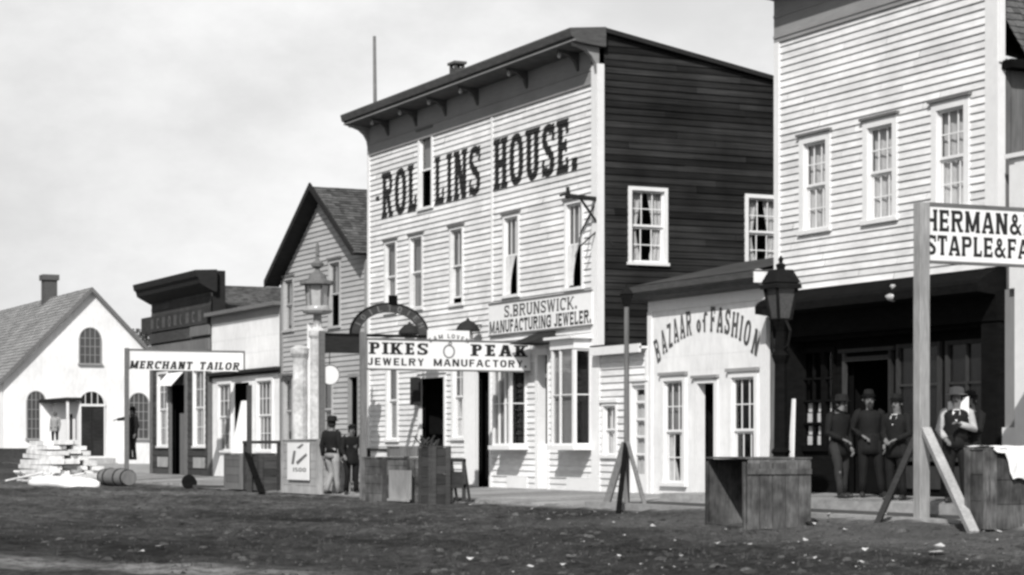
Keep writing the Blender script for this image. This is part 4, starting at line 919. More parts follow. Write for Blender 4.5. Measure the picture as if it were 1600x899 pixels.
# big broken-open crate in front of the bazaar: street side missing
Y0 = -6.0; Xc = sx(1166, Y0); zg = gz(Xc, Y0, False)
big = crate('big rough open-sided crate standing in the street before the bazaar shop', Xc - 1.6, Xc, Y0, Y0 + 1.0, zg - .02, zg + 1.02, openface='s', pitch=1.3, rails=False, rot=radians(-10))
rr_ = radians(-10); big.location.x = Xc - (.8 * cos(rr_) + .5 * sin(rr_)); big.location.y = Y0 - (.8 * sin(rr_) - .5 * cos(rr_))
m_ = MB(); 
for k in range(5): y = -.5 + k * .2; m_.box(.80, .822, y + .005, y + .195, 0.01 + R.uniform(0, .03), 1.0 + R.uniform(-.04, .02))
m_.box(.822, .845, -.5, .5, .82, .90)
m_.box(-.80, -.72, -.53, -.505, 0, 1.0); m_.box(.72, .80, -.53, -.505, 0, 1.0); m_.box(-.72, .72, -.53, -.505, 0.0, .07)
m_.build('corner_planks', M['crate'], big, local=True)
# crate with white cloth, right edge
Y0 = -4.55; X0 = sx(1546, Y0); z0 = .05; zt_ = z0 + 1.075
c2 = crate('plank crate at the right edge with a white cloth thrown over its top', X0 - .5, X0, Y0, Y0 + 1.35, z0, z0 + 1.05, pitch=.35)
m_ = MB(); W = []
for i in range(33):
    u = i / 32; y = Y0 + .02 + 1.4 * u; row = []
    hang = .04 + .42 * smooth(.12, .22, u) + .05 * sin(u * 17)
    for j in range(21):
        v = j / 20
        if v < .5: x = X0 - .56 + v / .5 * .60; z = zt_ + .022 + .02 * NZ.noise(Vector((x * 6, y * 6, 2)))
        else: q = (v - .5) / .5; x = X0 + .045 + .05 * abs(NZ.noise(Vector((y * 7, q * 2, 5)))) + .02 * q; z = zt_ + .02 - q * hang
        row.append((x, y + .02 * NZ.noise(Vector((x * 5, z * 5, 4))), z + .01 * NZ.noise(Vector((x * 9, y * 9, 8)))))
    W.append(row)
for i in range(32):
    for j in range(20): m_.poly([W[i][j], W[i + 1][j], W[i + 1][j + 1], W[i][j + 1]])
tag(m_.build('white_cloth', M['canvas'], None, smooth=True, norm=False), 'white cloth draped over the plank crate at the right edge', 'cloth')
# crates before the hotel
Y0 = -4.75
def cr(a, b, top, dep, label, yo=0.0, **k):
    X0, X1 = sx(a, Y0 + yo), sx(b, Y0 + yo); z = gz((X0 + X1) / 2, Y0, False); return crate(label, X0, X1, Y0 + yo, Y0 + yo + dep, z, sz((a + b) / 2, top, Y0 + yo), **k)
g_ = 'crates along the kerb before the hotel'
cr(567, 601, 716, .45, 'dark crate at the left end of the row before the hotel', group=g_)
cr(603, 640, 717, .5, 'crate with a pale panel on its front before the hotel', .05, group=g_)
cr(655, 674, 699, .42, 'tallest darkest crate of the row, in front of the hotel doorway', .1, group=g_, mat='oldboard')
a = sx(609, Y0 - .01); b_ = sx(641, Y0 - .01); m_ = MB(); m_.box(a, b_, Y0 - .03, Y0 + .02, .02, sz(630, 735, Y0)); m_.bar((a, Y0 - .05, .0), (b_, Y0 - .05, .0), .05); tag(m_.build('packing_board', M['lightwood'], None), 'pale square board leaning on the front of a dark crate before the hotel', 'board')
X0, X1 = sx(606, Y0 + .2), sx(628, Y0 + .2); zt = sz(617, 716, Y0 + .2); crate('small whitish box on top of the crates before the hotel', X0, X1, Y0 + .2, Y0 + .55, zt + .03, sz(617, 699, Y0 + .2), mat='greyboard', name='small_box', cat='box')
m_ = MB(); za_ = sz(620, 703, Y0 + .4); m_.bar((sx(572, Y0 + .7), Y0 + .7, za_), (sx(640, Y0 + .7), Y0 + .7, za_ - .02), .07)
for p in (576, 636): m_.bar((sx(p, Y0 + .7), Y0 + .7, 0), (sx(p, Y0 + .7), Y0 + .7, za_), .07)
tag(m_.build('hitching_rail', M['oldboard'], None), 'dark hitching rail behind the crates before the hotel', 'rail')
m_ = MB(); 
for k in range(14):
    x = R.uniform(sx(658, Y0 + .3), sx(672, Y0 + .3)); y = Y0 + R.uniform(.2, .5); zt = sz(675, 699, Y0 + .3); m_.bar((x, y, zt + .02), (x + R.uniform(-.2, .2), y + R.uniform(-.2, .2), zt + R.uniform(.1, .25)), .03)
tag(m_.build('kindling', M['oldboard'], None), 'loose sticks heaped on the tallest dark crate before the hotel', 'sticks')
Yf = -4.2; X0, X1 = sx(702, Yf), sx(724, Yf); zt = sz(713, 717, Yf); m_ = MB()
for x in (X0, X1 - .07): m_.box(x, x + .07, Yf, Yf + .06, 0, zt)
m_.box(X0, X1, Yf + .005, Yf + .055, zt - .07, zt + .002); m_.box(X0, X1, Yf + .005, Yf + .055, .28, .36); m_.box(X0 + .07, X1 - .07, Yf + .02, Yf + .03, .36, .62)
for x in (X0, X1 - .07): m_.bar((x + .035, Yf + .03, zt * .95), (x + .035, Yf + .16, .02), .045)
tag(m_.build('sandwich_board', M['oldboard'], None), 'small open wooden frame standing at the kerb right of the crates', 'frame')

# ---- signs carried on posts, running from the kerb to the facades
def post(m, X, Y, z0, z1, w=.13): m.box(X - w / 2, X + w / 2, Y - w / 2, Y + w / 2, z0, z1)
# PIKES PEAK
Xp = -46.05; Yp = sy(567.5, Xp); pp = thing('street_sign', 'white double-line PIKES PEAK JEWELRY MANUFACTORY sign reaching from a kerb post to the hotel', 'sign', (Xp, Yp, 0))
m_ = MB(); post(m_, Xp, Yp, -.1, sz(567, 519, Yp), .13); m_.build('post', M['greyboard'], pp)
TP = sideE(Xp); ya, yb = sy(572, Xp), sy(828, Xp); zt = szX(572, 531, Xp); zb = szX(572, 575.5, Xp)
m_ = MB(TP); m_.box(ya, yb, -.02, .02, zb, zt, .5); m_.build('board', M['signwhite'], pp)
m_ = MB(TP); m_.box(ya, yb, -.03, .03, zt + .001, zt + .04); m_.box(ya, yb, -.03, .03, zb - .04, zb - .001); m_.build('rail', M['greytrim'], pp)
H = zt - zb; fl = lambda z: .018
t1 = text_polys('PIKES', sy(576, Xp), sy(668, Xp), zb + H * .50, H * .42, t=.26, h=.17, slab=.10) + text_polys('PEAK', sy(735, Xp), sy(824, Xp), zb + H * .50, H * .42, t=.28, h=.17, slab=.11)
t2 = text_polys('JEWELRY', sy(574, Xp), sy(662, Xp), zb + H * .11, H * .26, t=.24, h=.19, slab=.0, sp=.26) + text_polys('MANUFACTORY.', sy(677, Xp), sy(822, Xp), zb + H * .11, H * .26, t=.24, h=.19, slab=.0, sp=.24)
paint(t1, lambda z: .018, TP, 'top_line', M['letter'], pp); paint(t2, lambda z: .018, TP, 'bottom_line', M['letter'], pp)
cy_ = sy(701, Xp); ri = ring(cy_, zb + H * .64, .15, .16, .035, .035, 0, 360) + ring(cy_ + .03, zb + H * .93, .05, .04, .025, .025, 0, 360)
paint(ri, lambda z: .018, TP, 'watch_emblem', M['greytrim'], pp)
m_ = MB(TP); y0, y1 = sy(668, Xp), sy(733, Xp); zq = szX(700, 516.5, Xp); m_.box(y0, y1, -.025, .026, zt + .041, zq, .5); m_.build('crest_board', M['signwhite'], pp)
def xf(xm, dx, py, tot): f = xm / tot * 2 - 1; rot = -f * .35; x, y = dx * .10, py * .10; return (cy_ + .50 * f + x * cos(rot) - y * sin(rot), zt + .075 - .12 * f * f + x * sin(rot) + y * cos(rot))
paint(text_polys('SAM LOVEN', 0, 1, 0, 1, xf=xf, t=.24, h=.2, slab=0), lambda z: .024, TP, 'crest_lettering', M['faded'], pp)
# MERCHANT TAILOR
Yp = -3.9; Xp = sx(198, Yp); mt = thing('street_sign', 'MERCHANT TAILOR sign, a white framed board on a thin post before the dark shop', 'sign', (Xp, Yp, 0))
TP = sideE(Xp); ya, yb = sy(200, Xp), sy(380, Xp); zt, zb = szX(198, 548, Xp), szX(198, 578, Xp)
m_ = MB(); post(m_, Xp, Yp, -.1, zt + .08, .12); m_.build('post', M['greytrim'], mt); m_ = MB(); post(m_, Xp, yb + .05, zb - .05, zt + .06, .10); m_.build('end_post', M['greytrim'], mt)
m_ = MB(TP); m_.box(ya, yb, -.02, .02, zb, zt, .5); m_.build('board', M['signwhite'], mt); m_ = MB(TP); m_.box(ya, yb, -.03, .03, zt + .001, zt + .06); m_.build('rail', M['greytrim'], mt)
paint(text_polys('MERCHANT', sy(202, Xp), sy(299, Xp), zb + .04, (zt - zb) * .41, t=.27, h=.2, slab=.06, shear=.18, sp=.16) + text_polys('TAILOR', sy(311, Xp), sy(373, Xp), zb + .04, (zt - zb) * .41, t=.27, h=.2, slab=.06, shear=.18, sp=.16), lambda z: .018, TP, 'lettering', M['letter'], mt)
# HERMAN &
Yp = -3.9; Xp = sx(1440, Yp); zg = .08; hs = thing('street_sign', 'large white sign lettered HERMAN & and STAPLE & FA on a braced timber post', 'sign', (Xp, Yp, zg))
TP = sideE(Xp); ya, yb = sy(1450, Xp), -.2; zt, zb = szX(1450, 322, Xp), szX(1450, 407, Xp)
m_ = MB(); post(m_, Xp, Yp, zg, szX(1440, 317, Xp), .17); m_.build('post', M['lightwood'], hs, bevel=.008)
m_ = MB(); zj = szX(1444, 672, Xp); m_.bar((Xp + .1, Yp, zj), (sx(1522, -4.8), -4.8, .0), .13, .09); m_.build('brace', M['lightwood'], hs, label='pale brace')
m_ = MB(); m_.bar((Xp - .08, Yp, zj - .02), (sx(1370, -4.3), -4.3, .02), .11, .08); m_.build('brace', M['oldboard'], hs, label='dark brace leaning to the left')
m_ = MB(TP); m_.box(ya, yb, -.025, .025, zb, zt, .5); m_.build('board', M['signwhite'], hs)
m_ = MB(TP); m_.box(ya - .03, yb, -.04, .04, zt + .001, zt + .05); m_.box(ya - .03, yb, -.04, .04, zb - .04, zb - .001); m_.box(yb, yb + .14, -.07, .07, .26, zt + .1); m_.build('rail', M['greytrim'], hs)
H = zt - zb
paint(text_polys('HERMAN&R', sy(1444, Xp), sy(1616, Xp), zb + H * .54, H * .40, t=.24, h=.17, slab=.035, sp=.14) + text_polys('STAPLE&FA', sy(1446, Xp), sy(1606, Xp), zb + H * .10, H * .37, t=.24, h=.17, slab=.03, sp=.12), lambda z: .023, TP, 'lettering', M['letter'], hs)
# arch sign for the gabled house
Xp = -50.6; TP = sideE(Xp); y0, y1 = sy(503, Xp), sy(668, Xp); zc = szX(600, 527, Xp); ar = thing('arch_sign', 'dark arched sign on a cross bar, above the left end of the PIKES PEAK sign', 'sign', (Xp, y0, 0))
m_ = MB(TP); m_.box(y0, sy(725, Xp), -.03, .03, zc, zc + .07); m_.build('cross_bar', M['blackwood'], ar)
m_ = MB(TP); m_.box(y0, sy(563, Xp), -.025, .025, szX(540, 552, Xp), zc - .001, .5); m_.build('board', M['darktrim'], ar)
yc, rr = (sy(548, Xp) + y1) / 2, (y1 - sy(548, Xp)) / 2; rz = szX(608, 476, Xp) - zc - .05
P = [(yc + rr * cos(radians(a)), zc + .07 + rz * sin(radians(a))) for a in range(0, 181, 9)]; Q = [(yc + (rr - .24) * cos(radians(a)), zc + .07 + (rz - .22) * sin(radians(a))) for a in range(0, 181, 9)]
m_ = MB(TP)
for i in range(len(P) - 1): m_.prism([P[i], Q[i], Q[i + 1], P[i + 1]], -.02, .02, tone=.5)
m_.build('arch_board', M['oldboard'], ar)
m_ = MB(TP)
for i in range(len(P) - 1): 
    f = lambda p, k: (yc + (p[0] - yc) * k, zc + .07 + (p[1] - zc - .07) * k)
    m_.prism([f(P[i], 1.03), f(P[i], 1.0), f(P[i + 1], 1.0), f(P[i + 1], 1.03)], -.035, .035)
m_.build('arch_rim', M['blackwood'], ar)
P = []
for i in range(9):
    a = radians(158 - i * 17); cu, cv = yc + (rr - .12) * cos(a), zc + .07 + (rz - .11) * sin(a); rot = a - pi / 2
    for pl in glyph('IOILTOIEH'[i], .7, .2, .14, 0): P.append([(cu + ((x - .35) * .17) * cos(rot) - ((y - .5) * .15) * sin(rot), cv + ((x - .35) * .17) * sin(rot) + ((y - .5) * .15) * cos(rot)) for x, y in pl])
paint(P, lambda z: .018, TP, 'worn_lettering', M['ghost'], ar)
m_ = MB(); m_.box(Xp - .06, Xp + .06, y0 - .06, y0 + .06, -.1, zc + .12); m_.build('post', M['greytrim'], ar)
m_ = MB(TP); m_.box(sy(608, Xp) , sy(620, Xp), -.05, .05, zc + rz + .05, zc + rz + .28); m_.build('finial', M['blackwood'], ar)
# round white sign under the board
yk = sy(515, Xp); zk = szX(515, 586, Xp); m_ = MB(TP); ar_ = .235; m_.prism([(yk + ar_ * cos(radians(a)), zk + ar_ * sin(radians(a))) for a in range(0, 360, 15)], -.03, .03); dsk = m_.build('round_sign', M['signwhite'], None); tag(dsk, 'plain round white disc sign hanging under the dark board left of the hotel', 'sign')
m_ = MB(TP); m_.tube([(yk, 0, zk + .2), (yk, 0, zc - .02)], .012, 6); m_.build('hanger', M['iron'], dsk)
m_ = MB(TP); P = [(yk + k * cos(radians(a)), zk + k * sin(radians(a))) for k in (1,) for a in ()]
for a in range(0, 360, 15): c_, s__ = lambda q, k: yk + k * cos(radians(q)), lambda q, k: zk + k * sin(radians(q)); m_.prism([(c_(a, ar_ + .02), s__(a, ar_ + .02)), (c_(a, ar_), s__(a, ar_)), (c_(a + 15, ar_), s__(a + 15, ar_)), (c_(a + 15, ar_ + .02), s__(a + 15, ar_ + .02))], -.04, .04)
m_.build('rim', M['greytrim'], dsk)
# dome lanterns on the hotel wall
for px, py, lab in ((640, 519, 'dark dome-hooded wall lantern inside the arch of the dark arched sign'), (731, 514, 'dark dome-hooded wall lantern just right of the small crest on the PIKES PEAK sign')):
    X = sx(px, -.4); z = sz(px, py, -.4); t_ = thing('wall_lantern', lab, 'lantern', (X, -.4, z)); m_ = MB(); m_.lathe((X, -.4, z - .06), [(.30, 0), (.30, .03), (.26, .12), (.16, .22), (.05, .27), (.02, .33)], 14); m_.build('hood', M['darktrim'], t_, smooth=True)
    m_ = MB(); m_.lathe((X, -.4, z - .33), [(.05, 0), (.13, .05), (.13, .2), (.1, .268)], 10); m_.build('globe', M['opal'], t_, smooth=True); m_ = MB(); m_.bar((X, 0, z + .1), (X, -.4, z + .1), .03); m_.build('arm', M['iron'], t_)
# tripod-braced post before the annex
Yp = -3.3; Xp = sx(979, Yp); tp = thing('braced_post', 'tall thin post with three spreading braces standing before the low annex', 'post', (Xp, Yp, 0))
m_ = MB(); zt = sz(979, 480, Yp); m_.tube([(Xp, Yp, -.05), (Xp, Yp, zt)], [.06, .045], 8); m_.build('post', M['greyboard'], tp)
zj = sz(980, 700, Yp)
for a, b, mm, y2, w_, lab in ((944, 795, 'greyboard', -3.95, .14, None), (966, 797, 'blackwood', -4.4, .09, 'dark brace'), (1011, 796, 'greyboard', -3.75, .07, None)):
    m_ = MB(); m_.bar((Xp + (a - 980) * .0012, Yp, zj + .1), (sx(a, y2), y2, -.04), w_, .05); m_.build('brace', M[mm], tp, label=lab)
m_ = MB(); m_.lathe((Xp, Yp, zt), [(.05, 0), (.07, .04), (.12, .22), (.14, .24), (.07, .33), (.03, .37), (.015, .42)], 4, rot=pi / 4); m_.build('lantern_head', M['iron'], tp)
# gas lamp at the bazaar corner
Yp = -2.6; Xp = sx(1220, Yp); gl = thing('gas_lamp', 'big four-sided dark lantern on a thick carved post at the right corner of the bazaar', 'street lamp', (Xp, Yp, 0))
zl0 = sz(1217, 500, Yp); zl1 = sz(1217, 452, Yp); zl2 = sz(1217, 428, Yp); q = 1.414
m_ = MB(); m_.lathe((Xp, Yp, .0), [(.24, 0), (.24, .5), (.17, .56), (.13, 1.0), (.17, 1.05), (.12, 1.12), (.105, zl0 - .75), (.16, zl0 - .6), (.10, zl0 - .5), (.09, zl0 - .2), (.16, zl0)], 8); m_.build('lamp_post', M['blackwood'], gl)
for px in (1203, 1231):
    X_ = sx(px, Yp + .2); HT = 3.0 if px < 1220 else 1.95; m_ = MB(); m_.rings([[(X_ - .09, Yp + .2, 0), (X_ + .1, Yp + .2, 0), (X_ + .1, Yp + .24, 0), (X_ - .09, Yp + .24, 0)], [(X_ - .03, Yp + .3, HT), (X_ + .03, Yp + .3, HT), (X_ + .03, Yp + .34, HT), (X_ - .03, Yp + .34, HT)]]); m_.build('board_and_lit_side', M['greyboard'] if px < 1220 else M['canvas'], gl)  # left a grey plank; right one pale to paint in the post's lit side
m_ = MB(); r0, r1 = .12 * q, .195 * q
for k in range(4):
    a = pi / 4 + k * pi / 2; m_.bar((Xp + r0 * cos(a), Yp + r0 * sin(a), zl0), (Xp + r1 * cos(a), Yp + r1 * sin(a), zl1), .04)
m_.lathe((Xp, Yp, zl0 - .03), [(r0 * .9, 0), (r0, .03), (r0 * .8, .05)], 4, rot=pi / 4); m_.lathe((Xp, Yp, zl1), [(r1 * .9, 0), (r1 * 1.3, .0), (r1 * 1.3, .06), (r1 * 1.05, .10)], 4, rot=pi / 4); m_.build('lantern_frame', M['iron'], gl)
m_ = MB(); m_.lathe((Xp, Yp, zl0 + .02), [(r0 * .93, 0), (r1 * .93, zl1 - zl0 - .02)], 4, rot=pi / 4); m_.build('lantern_glass', M['glassdark'], gl)
m_ = MB(); m_.lathe((Xp, Yp, zl1 + .1), [(r1 * 1.25, 0), (r1 * .75, .22), (r1 * .25, zl2 - zl1 - .05), (.07, zl2 - zl1 - .02), (.09, zl2 - zl1 + .05), (.03, zl2 - zl1 + .08), (.045, zl2 - zl1 + .14), (.01, zl2 - zl1 + .2)], 4, rot=pi / 4); m_.build('lantern_roof', M['iron'], gl)
m_ = MB(); 
for s_ in (-1, 1): m_.tube([(Xp, Yp, zl0 - .55), (Xp + s_ * .22, Yp, zl0 - .45), (Xp + s_ * .30, Yp, zl0 - .2), (Xp + s_ * .16, Yp, zl0 - .02)], .025, 6)
m_.box(Xp - .55, Xp - .1, Yp - .03, Yp + .03, zl0 + .12, zl0 + .2); m_.build('scroll', M['iron'], gl, smooth=False)
# ornate lantern and white posts before the gabled house
Yp = -2.9; Xp = sx(496, Yp); ol = thing('street_lamp', 'ornate pale lantern with a spiked finial on a thick white post before the gabled house', 'street lamp', (Xp, Yp, 0)); S = lambda py: sz(496, py, Yp)
m_ = MB(); m_.lathe((Xp, Yp, 0), [(.22, 0), (.22, S(700)), (.19, S(695)), (.185, S(530)), (.23, S(525)), (.23, S(518)), (.12, S(512)), (.10, S(500))], 12); m_.build('lamp_post', M['speckled'], ol, smooth=False)
m_ = MB(); m_.lathe((Xp, Yp, S(492)), [(.20, 0), (.36, .04), (.40, .10), (.30, .16)], 12); m_.lathe((Xp, Yp, S(492) - .34), [(.12, 0), (.11, .33)], 8); m_.build('lantern_base', M['frieze'], ol)
m_ = MB(); m_.lathe((Xp, Yp, S(487)), [(.30, 0), (.33, .08), (.27, .16)], 12); m_.build('bowl', M['opal'], ol, smooth=True)
m_ = MB(); m_.lathe((Xp, Yp, S(487) + .17), [(.26, 0), (.30, S(446) - S(487) - .18)], 6); m_.build('lantern_glass', M['opal'], ol)
m_ = MB()
for k in range(6): a = k * pi / 3; m_.bar((Xp + .27 * cos(a), Yp + .27 * sin(a), S(487) + .14), (Xp + .31 * cos(a), Yp + .31 * sin(a), S(446)), .035)
m_.lathe((Xp, Yp, S(446)), [(.32, 0), (.46, .02), (.46, .09), (.36, .12)], 12); m_.lathe((Xp, Yp, S(446) + .12), [(.26, 0), (.20, .16), (.10, .22), (.05, .30), (.15, .36), (.17, .44), (.06, .52), (.03, .6), (.05, .66), (.045, .9), (.01, 1.02)], 10); m_.build('lantern_roof', M['greytrim'], ol)
Yq = -3.2; Xq = sx(469, Yq); m_ = MB(); S = lambda py: sz(469, py, Yq); m_.lathe((Xq, Yq, 0), [(.24, 0), (.24, S(695)), (.20, S(690)), (.19, S(560)), (.25, S(553)), (.27, S(545)), (.12, S(540))], 12); tag(m_.build('white_post', M['speckled'], None), 'thick white post with a flared cap left of the ornate lantern', 'post')
for px, w_ in ((483, .13), (500, .08)):
    Y_ = -3.0; X_ = sx(px, Y_); m_ = MB(); m_.box(X_ - w_ / 2, X_ + w_ / 2, Y_ - .03, Y_ + .03, 0, sz(px, 505 if px < 490 else 520, Y_)); tag(m_.build('white_board', M['lightwood'] if px > 490 else M['canvas'], None), 'narrow pale upright board beside the ornate lantern post, ' + ('left of it' if px < 490 else 'right of it'), 'board')
Yc_ = -4.2; X0, X1 = sx(440, Yc_), sx(498, Yc_); pb = crate('wooden box at the kerb carrying a white poster, below the ornate lantern', X0, X1, Yc_, Yc_ + .8, -.02, sz(470, 688, Yc_), mat='lightwood', name='kerb_box', cat='box')
a, b_ = sx(450, Yc_ - .04), sx(483, Yc_ - .04); m_ = MB(); z1_, z0_ = sz(466, 692, Yc_), sz(466, 750, Yc_); m_.box(a, b_, Yc_ - .06, Yc_ - .032, z0_, z1_, .5); po = m_.build('poster', M['signwhite'], None); tag(po, 'white poster with a slanting pen stroke on the kerb box below the ornate lantern', 'poster')
TPo = front(Yc_ - .06); w_ = b_ - a; hh_ = z1_ - z0_
paint([[(a + w_ * .42, z0_ + hh_ * .48), (a + w_ * .5, z0_ + hh_ * .40), (a + w_ * .95, z0_ + hh_ * .66), (a + w_ * .9, z0_ + hh_ * .72)], [(a + w_ * .3, z0_ + hh_ * .78), (a + w_ * .42, z0_ + hh_ * .78), (a + w_ * .32, z0_ + hh_ * .42), (a + w_ * .2, z0_ + hh_ * .42)], [(a + w_ * .45, z0_ + hh_ * .86), (a + w_ * .6, z0_ + hh_ * .84), (a + w_ * .8, z0_ + hh_ * .95), (a + w_ * .7, z0_ + hh_ * .97)]]
      + text_polys('ISOO', a + w_ * .28, a + w_ * .9, z0_ + hh_ * .22, hh_ * .11, t=.25, h=.2, slab=0), lambda z: -.001, TPo, 'poster_marks', M['greytrim'], po)
m_ = MB(); za_ = sz(440, 691, -3.9); m_.bar((sx(381, -3.9), -3.9, za_), (sx(500, -3.9), -3.9, za_), .08)
for p in (383, 436): m_.bar((sx(p, -3.9), -3.9, -.05), (sx(p, -3.9), -3.9, za_), .09)
tag(m_.build('hitching_rail', M['oldboard'], None), 'dark hitching rail running left from the poster box', 'rail')
Y0 = -4.3; X0, X1 = sx(351, Y0), sx(377, Y0); g2 = 'pair of dark crates before the small white shop'
crate('left one of two dark crates before the small white shop', X0, X1, Y0, Y0 + .8, 0, sz(365, 710, Y0), mat='greyboard', group=g2); X0, X1 = sx(381, Y0), sx(405, Y0); crate('right one of two dark crates before the small white shop, behind the leaning brace', X0, X1, Y0, Y0 + .8, 0, sz(393, 710, Y0), mat='oldboard', group=g2)
Yp = -4.4; Xp = sx(389.5, Yp); pt = thing('braced_post', 'slim dark post with one slanting brace before the small white shop', 'post', (Xp, Yp, 0)); m_ = MB(); post(m_, Xp, Yp, -.1, sz(389, 602, Yp), .11); m_.build('post', M['oldboard'], pt); m_ = MB(); m_.bar((Xp, Yp - .06, sz(389, 708, Yp)), (sx(409, Yp - .2), Yp - .2, -.05), .14, .05); m_.build('brace', M['blackwood'], pt)
# white cloth hung in the white shop's doorway
drape(front(-.15), sx(352, -.15), sx(388, -.15), .3, 2.6, 0, 3, .05, lambda q: 1.0, mat=M['canvas'], name='hanging_cloth'); o = bpy.data.objects['hanging_cloth']; tag(o, 'white cloth hanging in front of the small white shop doorway', 'cloth')
me = o.data
for v_ in me.vertices:
    q = (v_.co.z - .3) / 2.3; xa, xb_ = sx(352, -.15), sx(388, -.15); f_ = (v_.co.x - xa) / (xb_ - xa); v_.co.x = xa + (xb_ - xa) * (.12 + .62 * q + f_ * (.85 - .62 * q))
# ---- far left
X = -84.0
def bxp(px, Y_): return sx(px, Y_)
Yb = -5.2; x0, x1 = sx(-40, Yb), sx(42, Yb); zg = gz((x0 + x1) / 2, Yb, False); crate('long dark box at the far left edge', x0, x1, Yb, Yb + 1.0, zg, sz(20, 702, Yb), mat='oldboard', name='long_box', cat='box')
# heap of white sawn boards and canvas
hp = MB(); 
Yh = -4.7; xa, xb_ = sx(60, Yh), sx(112, Yh); xm = (xa + xb_) / 2; zz = gz(xm, Yh, False) - .05; H_ = sz(82, 693, Yh) - zz; lay = 0; z = zz
while z < zz + H_:
    f = (z - zz) / H_; hw_ = (xb_ - xa) / 2 * (1 - .42 * f ** 1.5); xc = xm - .35 * f; th_ = R.uniform(.13, .20); y = Yh - .75 * (1 - .3 * f)
    while y < Yh + .9 * (1 - .3 * f):
        wd_ = R.uniform(.25, .5); L1 = hw_ * R.uniform(.75, 1.0); sh_ = R.uniform(-.15, .15); tl = R.uniform(-.04, .04); yw = R.uniform(-.12, .12)
        hp.bar((xc - L1 + sh_, y + wd_ / 2 - yw, z + th_ / 2 - tl), (xc + L1 + sh_, y + wd_ / 2 + yw, z + th_ / 2 + tl), wd_ * .94, th_ * .9); y += wd_
    z += th_
for k in range(16):
    x = R.uniform(xm, xb_ + 1.2); y = Yh - R.uniform(.4, 1.3); aa = R.uniform(-.9, .9); L1 = R.uniform(.4, .9); hp.bar((x - L1 * cos(aa), y - L1 * sin(aa), gz(x, y, False) + R.uniform(0, .12)), (x + L1 * cos(aa), y + L1 * sin(aa), gz(x, y, False) + R.uniform(.02, .4)), .2, .05)
tag(hp.build('lumber_pile', M['stackwood'], None), 'bright heap of white sawn boards piled before the whitewashed hall', 'lumber pile')
m_ = MB(); Yh = -6.0; ri_ = []
x0, x1 = sx(60, Yh), sx(143, Yh)
for r_, z_ in ((1, -.03), (.98, .12), (.8, .22), (.4, .27), (.05, .28)): ri_.append([((x0 + x1) / 2 + (x1 - x0) / 2 * r_ * cos(t) * (1 + .08 * sin(5 * t)), Yh + .75 * r_ * sin(t), z_ + gz(x0, Yh, False) + .03 * sin(4 * t) * r_) for t in [2 * pi * q / 24 for q in range(24)]])
m_.rings(ri_); tag(m_.build('canvas_sheet', M['canvas'], None, smooth=True), 'rumpled white canvas spread on the ground before the lumber heap', 'canvas')
# white booth (open frame with sheet) behind the heap
Yb = -3.2; xb0, xb1 = sx(74, Yb), sx(116, Yb); bo = thing('booth', 'white sheet-walled booth with a dark flat bar roof before the whitewashed hall', 'booth', ((xb0 + xb1) / 2, Yb, 0))
zt = sz(98, 628, Yb); zg = .3
m_ = MB(); m_.box(xb0 - .1, xb1 + .1, Yb - .3, Yb + .3, zt, zt + .12); m_.build('roof', M['darktrim'], bo)
m_ = MB(); m_.box(xb0, xb1, Yb + .2, Yb + .25, zg, zt); m_.box(xb0, xb0 + .1, Yb - .2, Yb + .2, zg, zt); m_.build('wall', M['canvas'], bo); m_ = MB()
for x in (xb0, xb1): m_.box(x - .05, x + .05, Yb - .28, Yb - .2, zg, zt)
m_.build('post', M['trim'], bo); m_ = MB(); x = sx(110, Yb + .15); m_.box(x - .12, x + .12, Yb + .15, Yb + .19, 1.1, 2.3); m_.build('dark_slot', M['darktrim'], bo)
# rolled barrel and small keg
Yb = -5.0; x0, x1 = sx(162, Yb), sx(202, Yb); r_ = .30 * (x1 - x0) / 1.0; r_ = (sz(182, 719, Yb) - sz(182, 747, Yb)) / 2; zc = gz(x0, Yb, False) + r_ + .0
m_ = MB(); m_.rings([[(x0 + (x1 - x0) * f, Yb + r_ * k * cos(t), zc + r_ * k * sin(t)) for t in [2 * pi * q / 20 for q in range(20)]] for f, k in ((0, .8), (.1, .9), (.3, .98), (.5, 1), (.7, .98), (.9, .9), (1, .8))]); bl = m_.build('barrel', M['greyboard'], None, smooth=False); tag(bl, 'barrel lying on its side at the kerb before the whitewashed hall', 'barrel')
m_ = MB()
for f, k in ((.05, .88), (.3, 1.0), (.7, 1.0), (.95, .88)): m_.rings([[(x0 + (x1 - x0) * f + d_, Yb + (r_ * k + e_) * cos(t), zc + (r_ * k + e_) * sin(t)) for t in [2 * pi * q / 20 for q in range(20)]] for d_, e_ in ((-.04, 0), (-.04, .015), (.04, .015), (.04, 0))], cap=False)
m_.build('hoop', M['iron'], bl)
Yb = -4.35; xk = sx(295, Yb); m_ = MB(); r_ = .2; ry = Yb
m_.tube([(xk - .45, ry + .25, .1), (xk + .0, ry, .14)], [.13, .21], 14); m_.lathe((xk, ry, 0), [(.01, 0), (.01, .02)], 4); tag(m_.build('keg', M['blackwood'], None), 'small black keg lying on the kerb before the dark shop', 'keg')
m_ = MB(); Yb = -4.3; m_.bar((sx(303, Yb), Yb, .02), (sx(348, Yb), Yb, .05), .07); tag(m_.build('loose_timber', M['oldboard'], None), 'dark timber lying along the kerb between the keg and the crates', 'timber')
